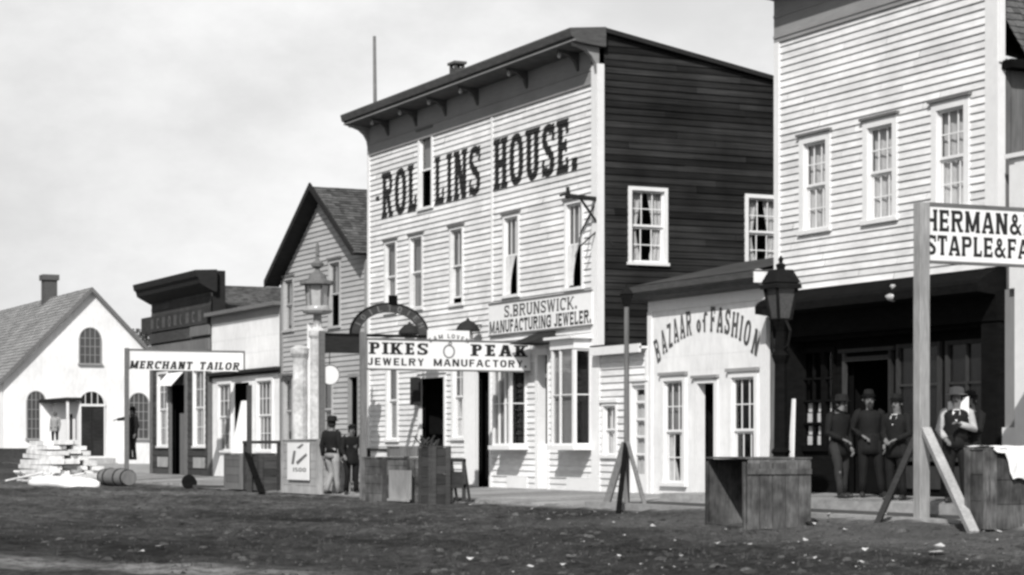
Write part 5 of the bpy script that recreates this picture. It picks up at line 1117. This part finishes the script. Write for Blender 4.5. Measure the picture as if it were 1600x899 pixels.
# ---- litter
k = 0; spots = [(1195, 828, 1.9), (1461, 867, 2.2), (918, 794, 1.3), (857, 812, 1.2), (858, 805, .8), (893, 863, 1.1), (1267, 828, 1.5), (1297, 822, 1), (1259, 846, .9), (1059, 846, .9), (1020, 824, 1.2), (1120, 846, .8), (1352, 862, .9), (1345, 877, .7), (1393, 872, .7), (1448, 851, .6), (1030, 802, 1), (1078, 800, 1.3), (1085, 803, 1), (1000, 804, .8), (735, 874, 1), (249, 859, 1.1), (222, 860, .6), (880, 882, .5), (1500, 880, .6), (735, 792, .9), (760, 790, .8), (780, 789, .8), (540, 776, .9), (545, 781, .7), (395, 763, 1), (425, 764, 1), (370, 763, .8), (1440, 818, .8), (1500, 836, .8), (1380, 822, .8), (640, 783, .6), (690, 782, .7), (960, 802, .8), (1130, 829, 1.0), (1320, 835, .7), (1560, 842, .8), (1300, 856, .6), (800, 799, .6), (830, 797, .7), (975, 835, .5), (910, 848, .5)]
for i in range(28): spots.append((R.uniform(760, 1590), R.uniform(798, 893), R.uniform(.25, .6)))
for px, py, s in spots:
    x, y = gp(px, py); s *= .066; m_ = MB(); n = 6; z = gz(x, y) + .012; a0_ = R.uniform(0, 6); P = [(x + s * R.uniform(.5, 1.2) * cos(a0_ + 2 * pi * q / n), y + s * R.uniform(.5, 1.2) * sin(a0_ + 2 * pi * q / n), z + s * R.uniform(0, .7)) for q in range(n)]; c_ = (x, y, z + s * R.uniform(.2, .6))
    for q in range(n): m_.poly([P[q], P[(q + 1) % n], c_])
    o = m_.build('paper_scrap', M['litter'], None, norm=False); tag(o, 'small crumpled scrap of white paper littering the dark dirt street', 'litter', 'paper scraps littering the street')
x, y = gp(1461, 868); m_ = MB(); m_.poly([(x - .06, y - .05, gz(x, y) + .03), (x + .06, y - .10, gz(x, y) + .03), (x + .09, y + .06, gz(x, y) + .035), (x - .04, y + .10, gz(x, y) + .04)]); tag(m_.build('paper_sheet', M['litter'], None, norm=False), 'larger flat sheet of white paper on the street at lower right', 'litter')
# tree crown peeping over the schoolhouse eave
tx, ty = -118.0, sy(222, -118.0); tr_ = thing('tree', 'small dark distant tree showing between the hall roof and the dark shop', 'tree', (tx, ty, 0)); zt = szX(222, 516, tx)
m_ = MB(); m_.tube([(tx, ty, 0), (tx + .1, ty, zt * .5), (tx, ty + .1, zt * .75)], [.22, .16, .06], 8)
for k in range(7): a = k * .9; m_.tube([(tx, ty, zt * (.4 + .05 * k)), (tx + .8 * cos(a), ty + .8 * sin(a), zt * (.55 + .05 * k))], [.06, .02], 5)
m_.build('trunk', M['oldboard'], tr_); m_ = MB()
for i in range(2600):
    a, q, h = R.uniform(0, 6.28), R.random() ** .6, R.random(); rr = (1.5 - .8 * abs(h - .4)) * q * (1 + .25 * sin(3 * a + 5 * h)); c_ = Vector((tx + rr * cos(a), ty + rr * sin(a), zt * (.45 + .55 * h))); u_ = Vector((R.uniform(-1, 1), R.uniform(-1, 1), R.uniform(-1, 1))).normalized() * .09; w_ = Vector((R.uniform(-1, 1), R.uniform(-1, 1), R.uniform(-1, 1))).normalized() * .09
    m_.poly([c_ - u_, c_ + w_, c_ + u_, c_ - w_])
m_.build('crown', M['leaf'], tr_, norm=False)

# ================================================================== PEOPLE
def person(label, X, Y, z0, face, H=1.72, pose=None, top='cloth_dark', legs='cloth_mid', hat='bowler', hatm='cloth_dark', coat=True, shirt=False, beard=False, skirt=False, sleeves=None, open_coat=True):
    """front is local -y; joints in metres for a 1.75 m figure, one skinned body, clothes and hat as children"""
    J = dict(pel=(0, 0, .93), wst=(0, 0, 1.08), chs=(0, .01, 1.30), nk=(0, .02, 1.46), jaw=(0, -.01, 1.535), hd=(0, -.005, 1.62), tp=(0, .0, 1.70),
             shl=(-.185, .02, 1.40), shr=(.185, .02, 1.40), ell=(-.235, .03, 1.12), elr=(.235, .03, 1.12), wrl=(-.235, -.06, .87), wrr=(.235, -.06, .87),
             hpl=(-.095, 0, .90), hpr=(.095, 0, .90), knl=(-.11, -.03, .49), knr=(.11, -.03, .49), anl=(-.12, .02, .085), anr=(.12, .02, .085), tol=(-.15, -.15, .03), tor=(.15, -.15, .03))
    J.update(pose or {}); k = H / 1.75; J = {a: Vector(b) * k for a, b in J.items()}
    RD = dict(pel=.135, wst=.125, chs=.145, nk=.055, jaw=.068, hd=.092, tp=.06, shl=.065, shr=.065, ell=.043, elr=.043, wrl=.030, wrr=.030, hpl=.095, hpr=.095, knl=.058, knr=.058, anl=.043, anr=.043, tol=.036, tor=.036)
    E = [('pel', 'wst'), ('wst', 'chs'), ('chs', 'nk'), ('nk', 'jaw'), ('jaw', 'hd'), ('hd', 'tp'), ('chs', 'shl'), ('chs', 'shr'), ('shl', 'ell'), ('ell', 'wrl'), ('shr', 'elr'), ('elr', 'wrr'), ('pel', 'hpl'), ('pel', 'hpr'), ('hpl', 'knl'), ('knl', 'anl'), ('hpr', 'knr'), ('knr', 'anr'), ('anl', 'tol'), ('anr', 'tor')]
    nm = list(J); me = bpy.data.meshes.new('tmp'); me.from_pydata([J[n] for n in nm], [(nm.index(a), nm.index(b)) for a, b in E], []); ob = bpy.data.objects.new('tmp', me); C.objects.link(ob)
    ob.modifiers.new('s', 'SKIN'); 
    for i, n in enumerate(nm):
        sv = me.skin_vertices[0].data[i]; r_ = RD[n] * k; sv.radius = (r_ * (1.0 if n not in ('pel', 'wst', 'chs') else 1.15), r_ * (1.0 if n not in ('pel', 'wst', 'chs') else .8)); sv.use_root = (n == 'pel')
    su = ob.modifiers.new('u', 'SUBSURF'); su.levels = 2; su.render_levels = 2
    dg_ = bpy.context.evaluated_depsgraph_get(); ev = ob.evaluated_get(dg_); me2 = bpy.data.meshes.new_from_object(ev); bm = MB(); off = 0
    bm.v = [tuple(v.co) for v in me2.vertices]; bm.f = [tuple(p.vertices) for p in me2.polygons]
    for p in me2.polygons:
        c = p.center; bm.t.append(.5); bm.m.append(1 if c.z < .13 * k else 0)
    bpy.data.objects.remove(ob); bpy.data.meshes.remove(me2)
    # hands: palm and five bent fingers each, rooted in the wrist
    for s, el, wr in ((-1, 'ell', 'wrl'), (1, 'elr', 'wrr')):
        w_ = J[wr]; d_ = (w_ - J[el]).normalized(); sd_ = d_.cross(Vector((0, 0, 1)) if abs(d_.z) < .8 else Vector((1, 0, 0))).normalized(); up_ = sd_.cross(d_)
        a_ = w_ + d_ * .085 * k
        bm.tube([w_ - d_ * .02, w_ + d_ * .03, a_], [.026 * k, .036 * k, .034 * k], 8, sq=.55)
        for q, (o_, ln) in enumerate(((-.026, .065), (-.009, .078), (.009, .072), (.026, .055))):
            b_ = a_ + sd_ * o_ * k; bm.tube([b_ - d_ * .02, b_ + d_ * ln * .5 * k, b_ + d_ * ln * .85 * k - up_ * .02 * k, b_ + d_ * ln * k - up_ * .04 * k], [.0095, .009, .008, .006], 6)
        b_ = w_ + d_ * .03 * k; bm.tube([b_, b_ + sd_ * .035 * k + d_ * .02 * k, b_ + sd_ * .04 * k + d_ * .055 * k - up_ * .012], [.012, .010, .007], 6)
    # nose, ears, brow
    h = J['hd']; bm.tube([h + Vector((0, -.080, .012)) * k, h + Vector((0, -.106, -.018)) * k, h + Vector((0, -.085, -.026)) * k], [.008, .014, .010], 6)
    for s in (-1, 1): bm.tube([h + Vector((s * .083, .005, .015)) * k, h + Vector((s * .098, .01, 0)) * k, h + Vector((s * .083, .005, -.02)) * k], [.008, .018, .008], 6)
    root = thing('person', label, 'person', (X, Y, z0)); root.rotation_euler = (0, 0, face)
    body = bm.build('body', [M['skin'], M['boots']], root, smooth=True, local=True)
    m = MB()
    for s in (-1, 1): c = h + Vector((s * .032, -.084, .012)) * k; m.lathe(c - Vector((0, 0, .008)), [(.004, 0), (.011, .004), (.012, .009), (.005, .015)], 6)
    m.tube([h + Vector((-.025, -.083, -.048)) * k, h + Vector((0, -.09, -.046)) * k, h + Vector((.025, -.083, -.048)) * k], .005, 5); m.build('face_features', M['hair'], root, local=True)
    def ell(c, rx, ry, z, n=18): return [(c[0] + rx * cos(2 * pi * j / n), c[1] + ry * sin(2 * pi * j / n), z) for j in range(n)]
    # hair
    m = MB(); hc = h + Vector((0, .015, 0)) * k; m.rings([ell(hc + Vector((0, .03, 0)), .075 * k, .06 * k, hc.z - .07 * k), ell(hc, .098 * k, .092 * k, hc.z - .02 * k), ell(hc, .100 * k, .098 * k, hc.z + .04 * k), ell(hc, .078 * k, .08 * k, hc.z + .085 * k), ell(hc, .03 * k, .03 * k, hc.z + .107 * k)])
    for i, v in enumerate(m.v):
        if v[1] < h.y - .045 * k and v[2] < h.z + .05 * k: m.v[i] = (v[0] * .8, h.y - .03 * k, v[2])
    m.build('hair', M['hair'], root, smooth=True, local=True)
    if beard: m = MB(); j = J['jaw']; m.rings([ell(j + Vector((0, -.05, 0)), .05 * k, .035 * k, j.z + .03 * k, 10), ell(j + Vector((0, -.055, 0)), .055 * k, .04 * k, j.z - .01 * k, 10), ell(j + Vector((0, -.06, 0)), .035 * k, .03 * k, j.z - .07 * k, 10), ell(j + Vector((0, -.06, 0)), .01 * k, .01 * k, j.z - .11 * k, 10)]); m.build('beard', M['hair'], root, smooth=True, local=True)
    if hat:
        m = MB(); br, hh2 = {'bowler': (.128, .105), 'wide': (.165, .11), 'cap': (.125, .07)}[hat]; c = h + Vector((0, .005, .055)) * k
        m.rings([ell(c, br * k * f, br * k * f * 1.08, c.z + z * k) for f, z in ((.6, 0), (1, .004), (1.0, .014), (.68, .018), (.66, .02 + hh2 * .6), (.55, .02 + hh2 * .9), (.25, .02 + hh2), (.03, .02 + hh2))]); m.build('hat', M[hatm], root, smooth=True, local=True)
        m = MB(); m.rings([ell(c, .105 * k, .112 * k, c.z + .02 * k), ell(c, .105 * k, .112 * k, c.z + .045 * k)], cap=False); m.build('hat_band', M['blackwood'], root, local=True)
    # trousers or skirt
    m = MB(); pel = J['pel']
    if skirt:
        m.rings([ell(pel, r * k, r * .9 * k, z * k, 24) for r, z in ((.15, 1.08), (.20, .95), (.27, .6), (.33, .3), (.37, .05))]); m.build('skirt', M[legs], root, smooth=True, local=True)
    else:
        m.rings([ell(J['wst'], .165 * k, .125 * k, J['wst'].z - .02), ell(pel, .18 * k, .14 * k, pel.z), ell(pel, .175 * k, .13 * k, pel.z - .09 * k)])
        for s in 'lr':
            a, b, c = J['hp' + s], J['kn' + s], J['an' + s]; m.tube([a + Vector((0, 0, .03)), a.lerp(b, .4), b + Vector((0, 0, .04)), b - Vector((0, -.01, .05)), b.lerp(c, .55), c + Vector((0, -.01, -.01))], [.105 * k, .095 * k, .074 * k, .068 * k, .062 * k, .064 * k], 12)
        m.build('trousers', M[legs], root, smooth=True, local=True)
        m = MB()
        for s in 'lr':
            a, b = J['an' + s], J['to' + s]; bz_ = -.085 * k
            m.tube([a + Vector((0, .05, -.045)) * k, a + Vector((0, 0, -.035)) * k, a.lerp(b, .6) + Vector((0, 0, .0)), Vector((b.x, b.y, a.z - .045 * k)), Vector((b.x, b.y - .03, a.z - .055 * k))], [.036 * k, .05 * k, .045 * k, .038 * k, .02 * k], 10)
        m.build('boots', M['boots'], root, smooth=True, local=True)
    # upper garment
    ch, ws, nk = J['chs'], J['wst'], J['nk']; hem = .72 if coat else .98
    m = MB(); seq = [(nk, .075, .07, nk.z - .005), (nk.lerp(ch, .25), .15, .105, nk.z - .022 * k), (nk.lerp(ch, .4), .222, .12, nk.z - .06 * k), (ch + Vector((0, 0, .05)), .225, .14, ch.z + .05 * k), (ch, .205, .15, ch.z), (ws.lerp(ch, .4), .18, .135, ws.z + .09 * k), (ws, .165, .125, ws.z), (pel, .176, .138, pel.z + .02 * k)]
    if coat: seq += [(pel, .186, .150, (.82) * k), (pel, .192, .158, hem * k)]
    m.rings([ell(c, rx * k, ry * k, z) for c, rx, ry, z in seq])
    sm = sleeves or top
    sd_ = X * 3.1
    for i, v in enumerate(m.v): q = NZ.noise(Vector((v[0] * 9 + sd_, v[1] * 9, v[2] * 5))); m.v[i] = (v[0] * (1 + .09 * q), v[1] * (1 + .12 * q), v[2])
    m.build('coat' if coat else 'waistcoat', M[top], root, smooth=True, local=True)
    m = MB()
    for s in 'lr':
        a, b, c = J['sh' + s], J['el' + s], J['wr' + s]; m.tube([a + Vector((0, 0, .02)) - (Vector((a.x, 0, 0)) * .25), a, a.lerp(b, .5), b, b.lerp(c, .5), c.lerp(b, .06)], [.07 * k, .076 * k, .068 * k, .062 * k, .054 * k, .046 * k], 12)
    m.build('sleeves', M[sm], root, smooth=True, local=True)
    if shirt:
        m = MB(); y_ = ch.y - .14 * k
        m.prism([(-.045 * k, nk.z - .03 * k), (.045 * k, nk.z - .03 * k), (.012 * k, ch.z - .04 * k), (-.012 * k, ch.z - .04 * k)], 0, 1)
        # shirt front: a V standing just proud of the garment
        m = MB(); V_ = [(-.05, nk.z - .01, -.085), (.05, nk.z - .01, -.085), (.06, ch.z + .08 * k, -.125), (.01, ch.z - .03 * k, -.150), (-.01, ch.z - .03 * k, -.150), (-.06, ch.z + .08 * k, -.125)]
        a_ = [(x * k, y * k + ch.y, z) for x, z, y in V_]; b_ = [(x * k, y * k + ch.y + .03, z) for x, z, y in V_]; m.rings([a_, b_]); m.build('shirt_front', M['shirt'], root, local=True)
    return root
A = radians
def at(px, Y): return sx(px, Y), Y
zp = .27
x, y = at(1495, -1.9); person('man in a pale hat, white shirt sleeves and dark waistcoat under the store front', x, y, zp, A(50), 1.74, dict(ell=(-.27, .0, 1.13), elr=(.26, .0, 1.15), wrl=(-.16, -.17, 1.0), wrr=(.06, -.24, 1.22)), top='cloth_dark', legs='cloth_dark', hat='wide', hatm='straw', coat=False, sleeves='cloth_pale2', shirt=True)
x, y = at(1517, -1.55); pm = person('man in a long dark coat reading a white paper beside the shirt-sleeved man', x, y, zp, A(15), 1.70, dict(ell=(-.22, -.06, 1.15), elr=(.22, -.06, 1.15), wrl=(-.10, -.28, 1.27), wrr=(.10, -.28, 1.27)), legs='cloth_dark', hat='bowler', shirt=True, beard=True)
m_ = MB(); W = [[(-.20 + .40 * i / 8, -.36 + .05 * abs(i - 4) / 4, 1.22 + .34 * j / 3 + .01 * i) for j in range(4)] for i in range(9)]
for i in range(8):
    for j in range(3): m_.poly([W[i][j], W[i + 1][j], W[i + 1][j + 1], W[i][j + 1]])
nw = m_.build('newspaper', M['canvas'], None, norm=False); nw.location = pm.location; nw.rotation_euler = pm.rotation_euler; tag(nw, 'white open newspaper held up by the dark-coated man', 'newspaper')
x, y = at(1311, -1.8); person('leftmost man in the dark group, standing sideways in a dark coat and lighter trousers', x, y, zp, A(100), 1.72, dict(wrl=(-.12, -.24, 1.0), ell=(-.25, .02, 1.12), knl=(-.11, -.10, .50), anl=(-.12, -.16, .085), tol=(-.15, -.33, .03), hd=(.02, -.05, 1.60), tp=(.02, -.05, 1.68), jaw=(.01, -.04, 1.52)), legs='cloth_mid', hat='wide')
x, y = at(1359, -.95); person('middle man of the dark group, bearded, in a dark hat and coat', x, y, zp, A(65), 1.80, dict(ell=(-.30, .06, 1.14), wrl=(-.13, -.10, 1.02), hd=(-.02, -.02, 1.62), anr=(.20, -.02, .085), tor=(.26, -.18, .03), knr=(.15, -.04, .49)), hat='bowler', beard=True, legs='cloth_dark')
x, y = at(1401, -1.75); person('right man of the dark group with a white collar, hands before him', x, y, zp, A(25), 1.68, dict(ell=(-.25, .0, 1.12), elr=(.25, .0, 1.12), wrl=(-.08, -.22, 1.02), wrr=(.10, -.22, 1.02)), hat='bowler', shirt=True, legs='cloth_dark')
x, y = at(519, -4.0); person('man in a dark hat, short dark jacket and pale trousers walking at the kerb', x, y, -.02, A(-150), 1.84, dict(ell=(-.26, .05, 1.13), elr=(.26, .05, 1.13), wrl=(-.25, -.02, .88), wrr=(.25, .02, .88), knr=(.09, -.10, .50), anr=(.09, .10, .10), tor=(.1, -.06, .04), tol=(-.15, -.2, .03), anl=(-.12, -.06, .08)), top='cloth_dark', legs='cloth_pale', hat='wide', coat=False)
x, y = at(549, -3.7); person('stooping dark-clad man beside the post of the PIKES PEAK sign', x, y, -.01, A(75), 1.72, dict(chs=(0, -.06, 1.27), nk=(0, -.12, 1.42), jaw=(0, -.19, 1.47), hd=(0, -.20, 1.56), tp=(0, -.20, 1.64), shl=(-.185, -.1, 1.36), shr=(.185, -.1, 1.36), ell=(-.24, -.12, 1.10), elr=(.24, -.14, 1.10), wrl=(-.2, -.3, .95), wrr=(.2, -.3, .95), knl=(-.11, -.12, .5)), legs='cloth_dark', hat='cap')
x, y = at(207, -3.6); zz = gz(x, y, False); person('small far man in black pointing left in front of the whitewashed hall', x, y, sz(207, 719, y), A(20), 1.66, dict(shl=(-.185, 0, 1.42), ell=(-.42, -.1, 1.38), wrl=(-.64, -.16, 1.36)), legs='cloth_dark', hat='bowler')
x, y = at(86, -3.9); person('tiny far figure in grey with a dark bag standing on the white heap', x, y, sz(86, 697, y), A(60), 1.22, top='cloth_pale', legs='cloth_dark', hat=None)

# ================================================================== LIGHT, SKY, CAMERA
sc = bpy.context.scene
AZ, EL = radians(50), radians(39)     # sun stands to the right of the facades' outward normal
tos = Vector((sin(AZ) * cos(EL), -cos(AZ) * cos(EL), sin(EL)))
sun = bpy.data.lights.new('sun', 'SUN'); sun.energy = 5.0; sun.angle = radians(.55); sun.color = (1, .985, .965); so = bpy.data.objects.new('sun', sun); C.objects.link(so); so.rotation_euler = tos.to_track_quat('Z', 'Y').to_euler(); so.location = (0, -30, 40)
wd = bpy.data.worlds.new('World'); sc.world = wd; wd.use_nodes = True; nt = wd.node_tree; N = nt.nodes; L = nt.links; bg = N['Background']
sky = N.new('ShaderNodeTexSky'); sky.sky_type = 'NISHITA'; sky.sun_disc = False; sky.sun_elevation = EL; sky.sun_rotation = atan2(tos.x, tos.y); sky.air_density = 1.2; sky.dust_density = 2.0
bw_ = N.new('ShaderNodeRGBToBW'); L.new(sky.outputs[0], bw_.inputs[0])
tc = N.new('ShaderNodeTexCoord')
def wn(sc_, det, mp_, ro=.55):
    mp = N.new('ShaderNodeMapping'); mp.inputs['Scale'].default_value = mp_; L.new(tc.outputs['Generated'], mp.inputs[0]); n = N.new('ShaderNodeTexNoise'); n.inputs['Scale'].default_value = sc_; n.inputs['Detail'].default_value = det; n.inputs['Roughness'].default_value = ro; L.new(mp.outputs[0], n.inputs[0]); return n.outputs[0]
c1 = rng.__class__ and None
def rw(s, a, c, lo, hi): q = N.new('ShaderNodeMapRange'); q.interpolation_type = 'SMOOTHSTEP'; q.inputs[1].default_value = a; q.inputs[2].default_value = c; q.inputs[3].default_value = lo; q.inputs[4].default_value = hi; L.new(s, q.inputs[0]); return q.outputs[0]
def ow_(o, a, c):
    q = N.new('ShaderNodeMath'); q.operation = o
    for i, s in enumerate((a, c)):
        if isinstance(s, (int, float)): q.inputs[i].default_value = s
        else: L.new(s, q.inputs[i])
    return q.outputs[0]
spw = N.new('ShaderNodeSeparateXYZ'); L.new(tc.outputs['Generated'], spw.inputs[0])
low = ow_('MULTIPLY', rw(spw.outputs['Z'], .20, .42, 1.0, .06), rw(spw.outputs['Y'], -.3, .25, .06, 1.0))              # bank of bright cloud low down, thinning overhead
cl_ = ow_('MULTIPLY', rw(wn(3.2, 7, (1, 1, 2.0)), .36, .60, .80, 1.0), low)
lum = rw(wn(7, 8, (1, 1, 1.8), .6), .3, .7, 7.7, 10.0)
mix = ow_('ADD', ow_('MULTIPLY', lum, cl_), ow_('MULTIPLY', bw_.outputs[0], ow_('SUBTRACT', 1.0, cl_)))
cc = N.new('ShaderNodeCombineColor'); [L.new(mix, cc.inputs[k]) for k in range(3)]; L.new(cc.outputs[0], bg.inputs['Color']); bg.inputs['Strength'].default_value = .1
cam = bpy.data.cameras.new('camera'); co = bpy.data.objects.new('camera', cam); C.objects.link(co); co.location = (0, -D0, EYE); co.rotation_euler = (radians(90), 0, radians(64.5))
cam.sensor_width = 36; cam.lens = 36 * FOC / 1600; cam.shift_y = (697 - 449.5) / 1600; cam.clip_end = 6000; cam.clip_start = .5; sc.camera = co
sc.render.engine = 'CYCLES'; sc.view_settings.view_transform = 'Standard'; sc.view_settings.look = 'None'; sc.view_settings.exposure = 0; sc.view_settings.gamma = 1
sc.cycles.filter_width = 2.8; sc.cycles.max_bounces = 6; sc.cycles.transparent_max_bounces = 12
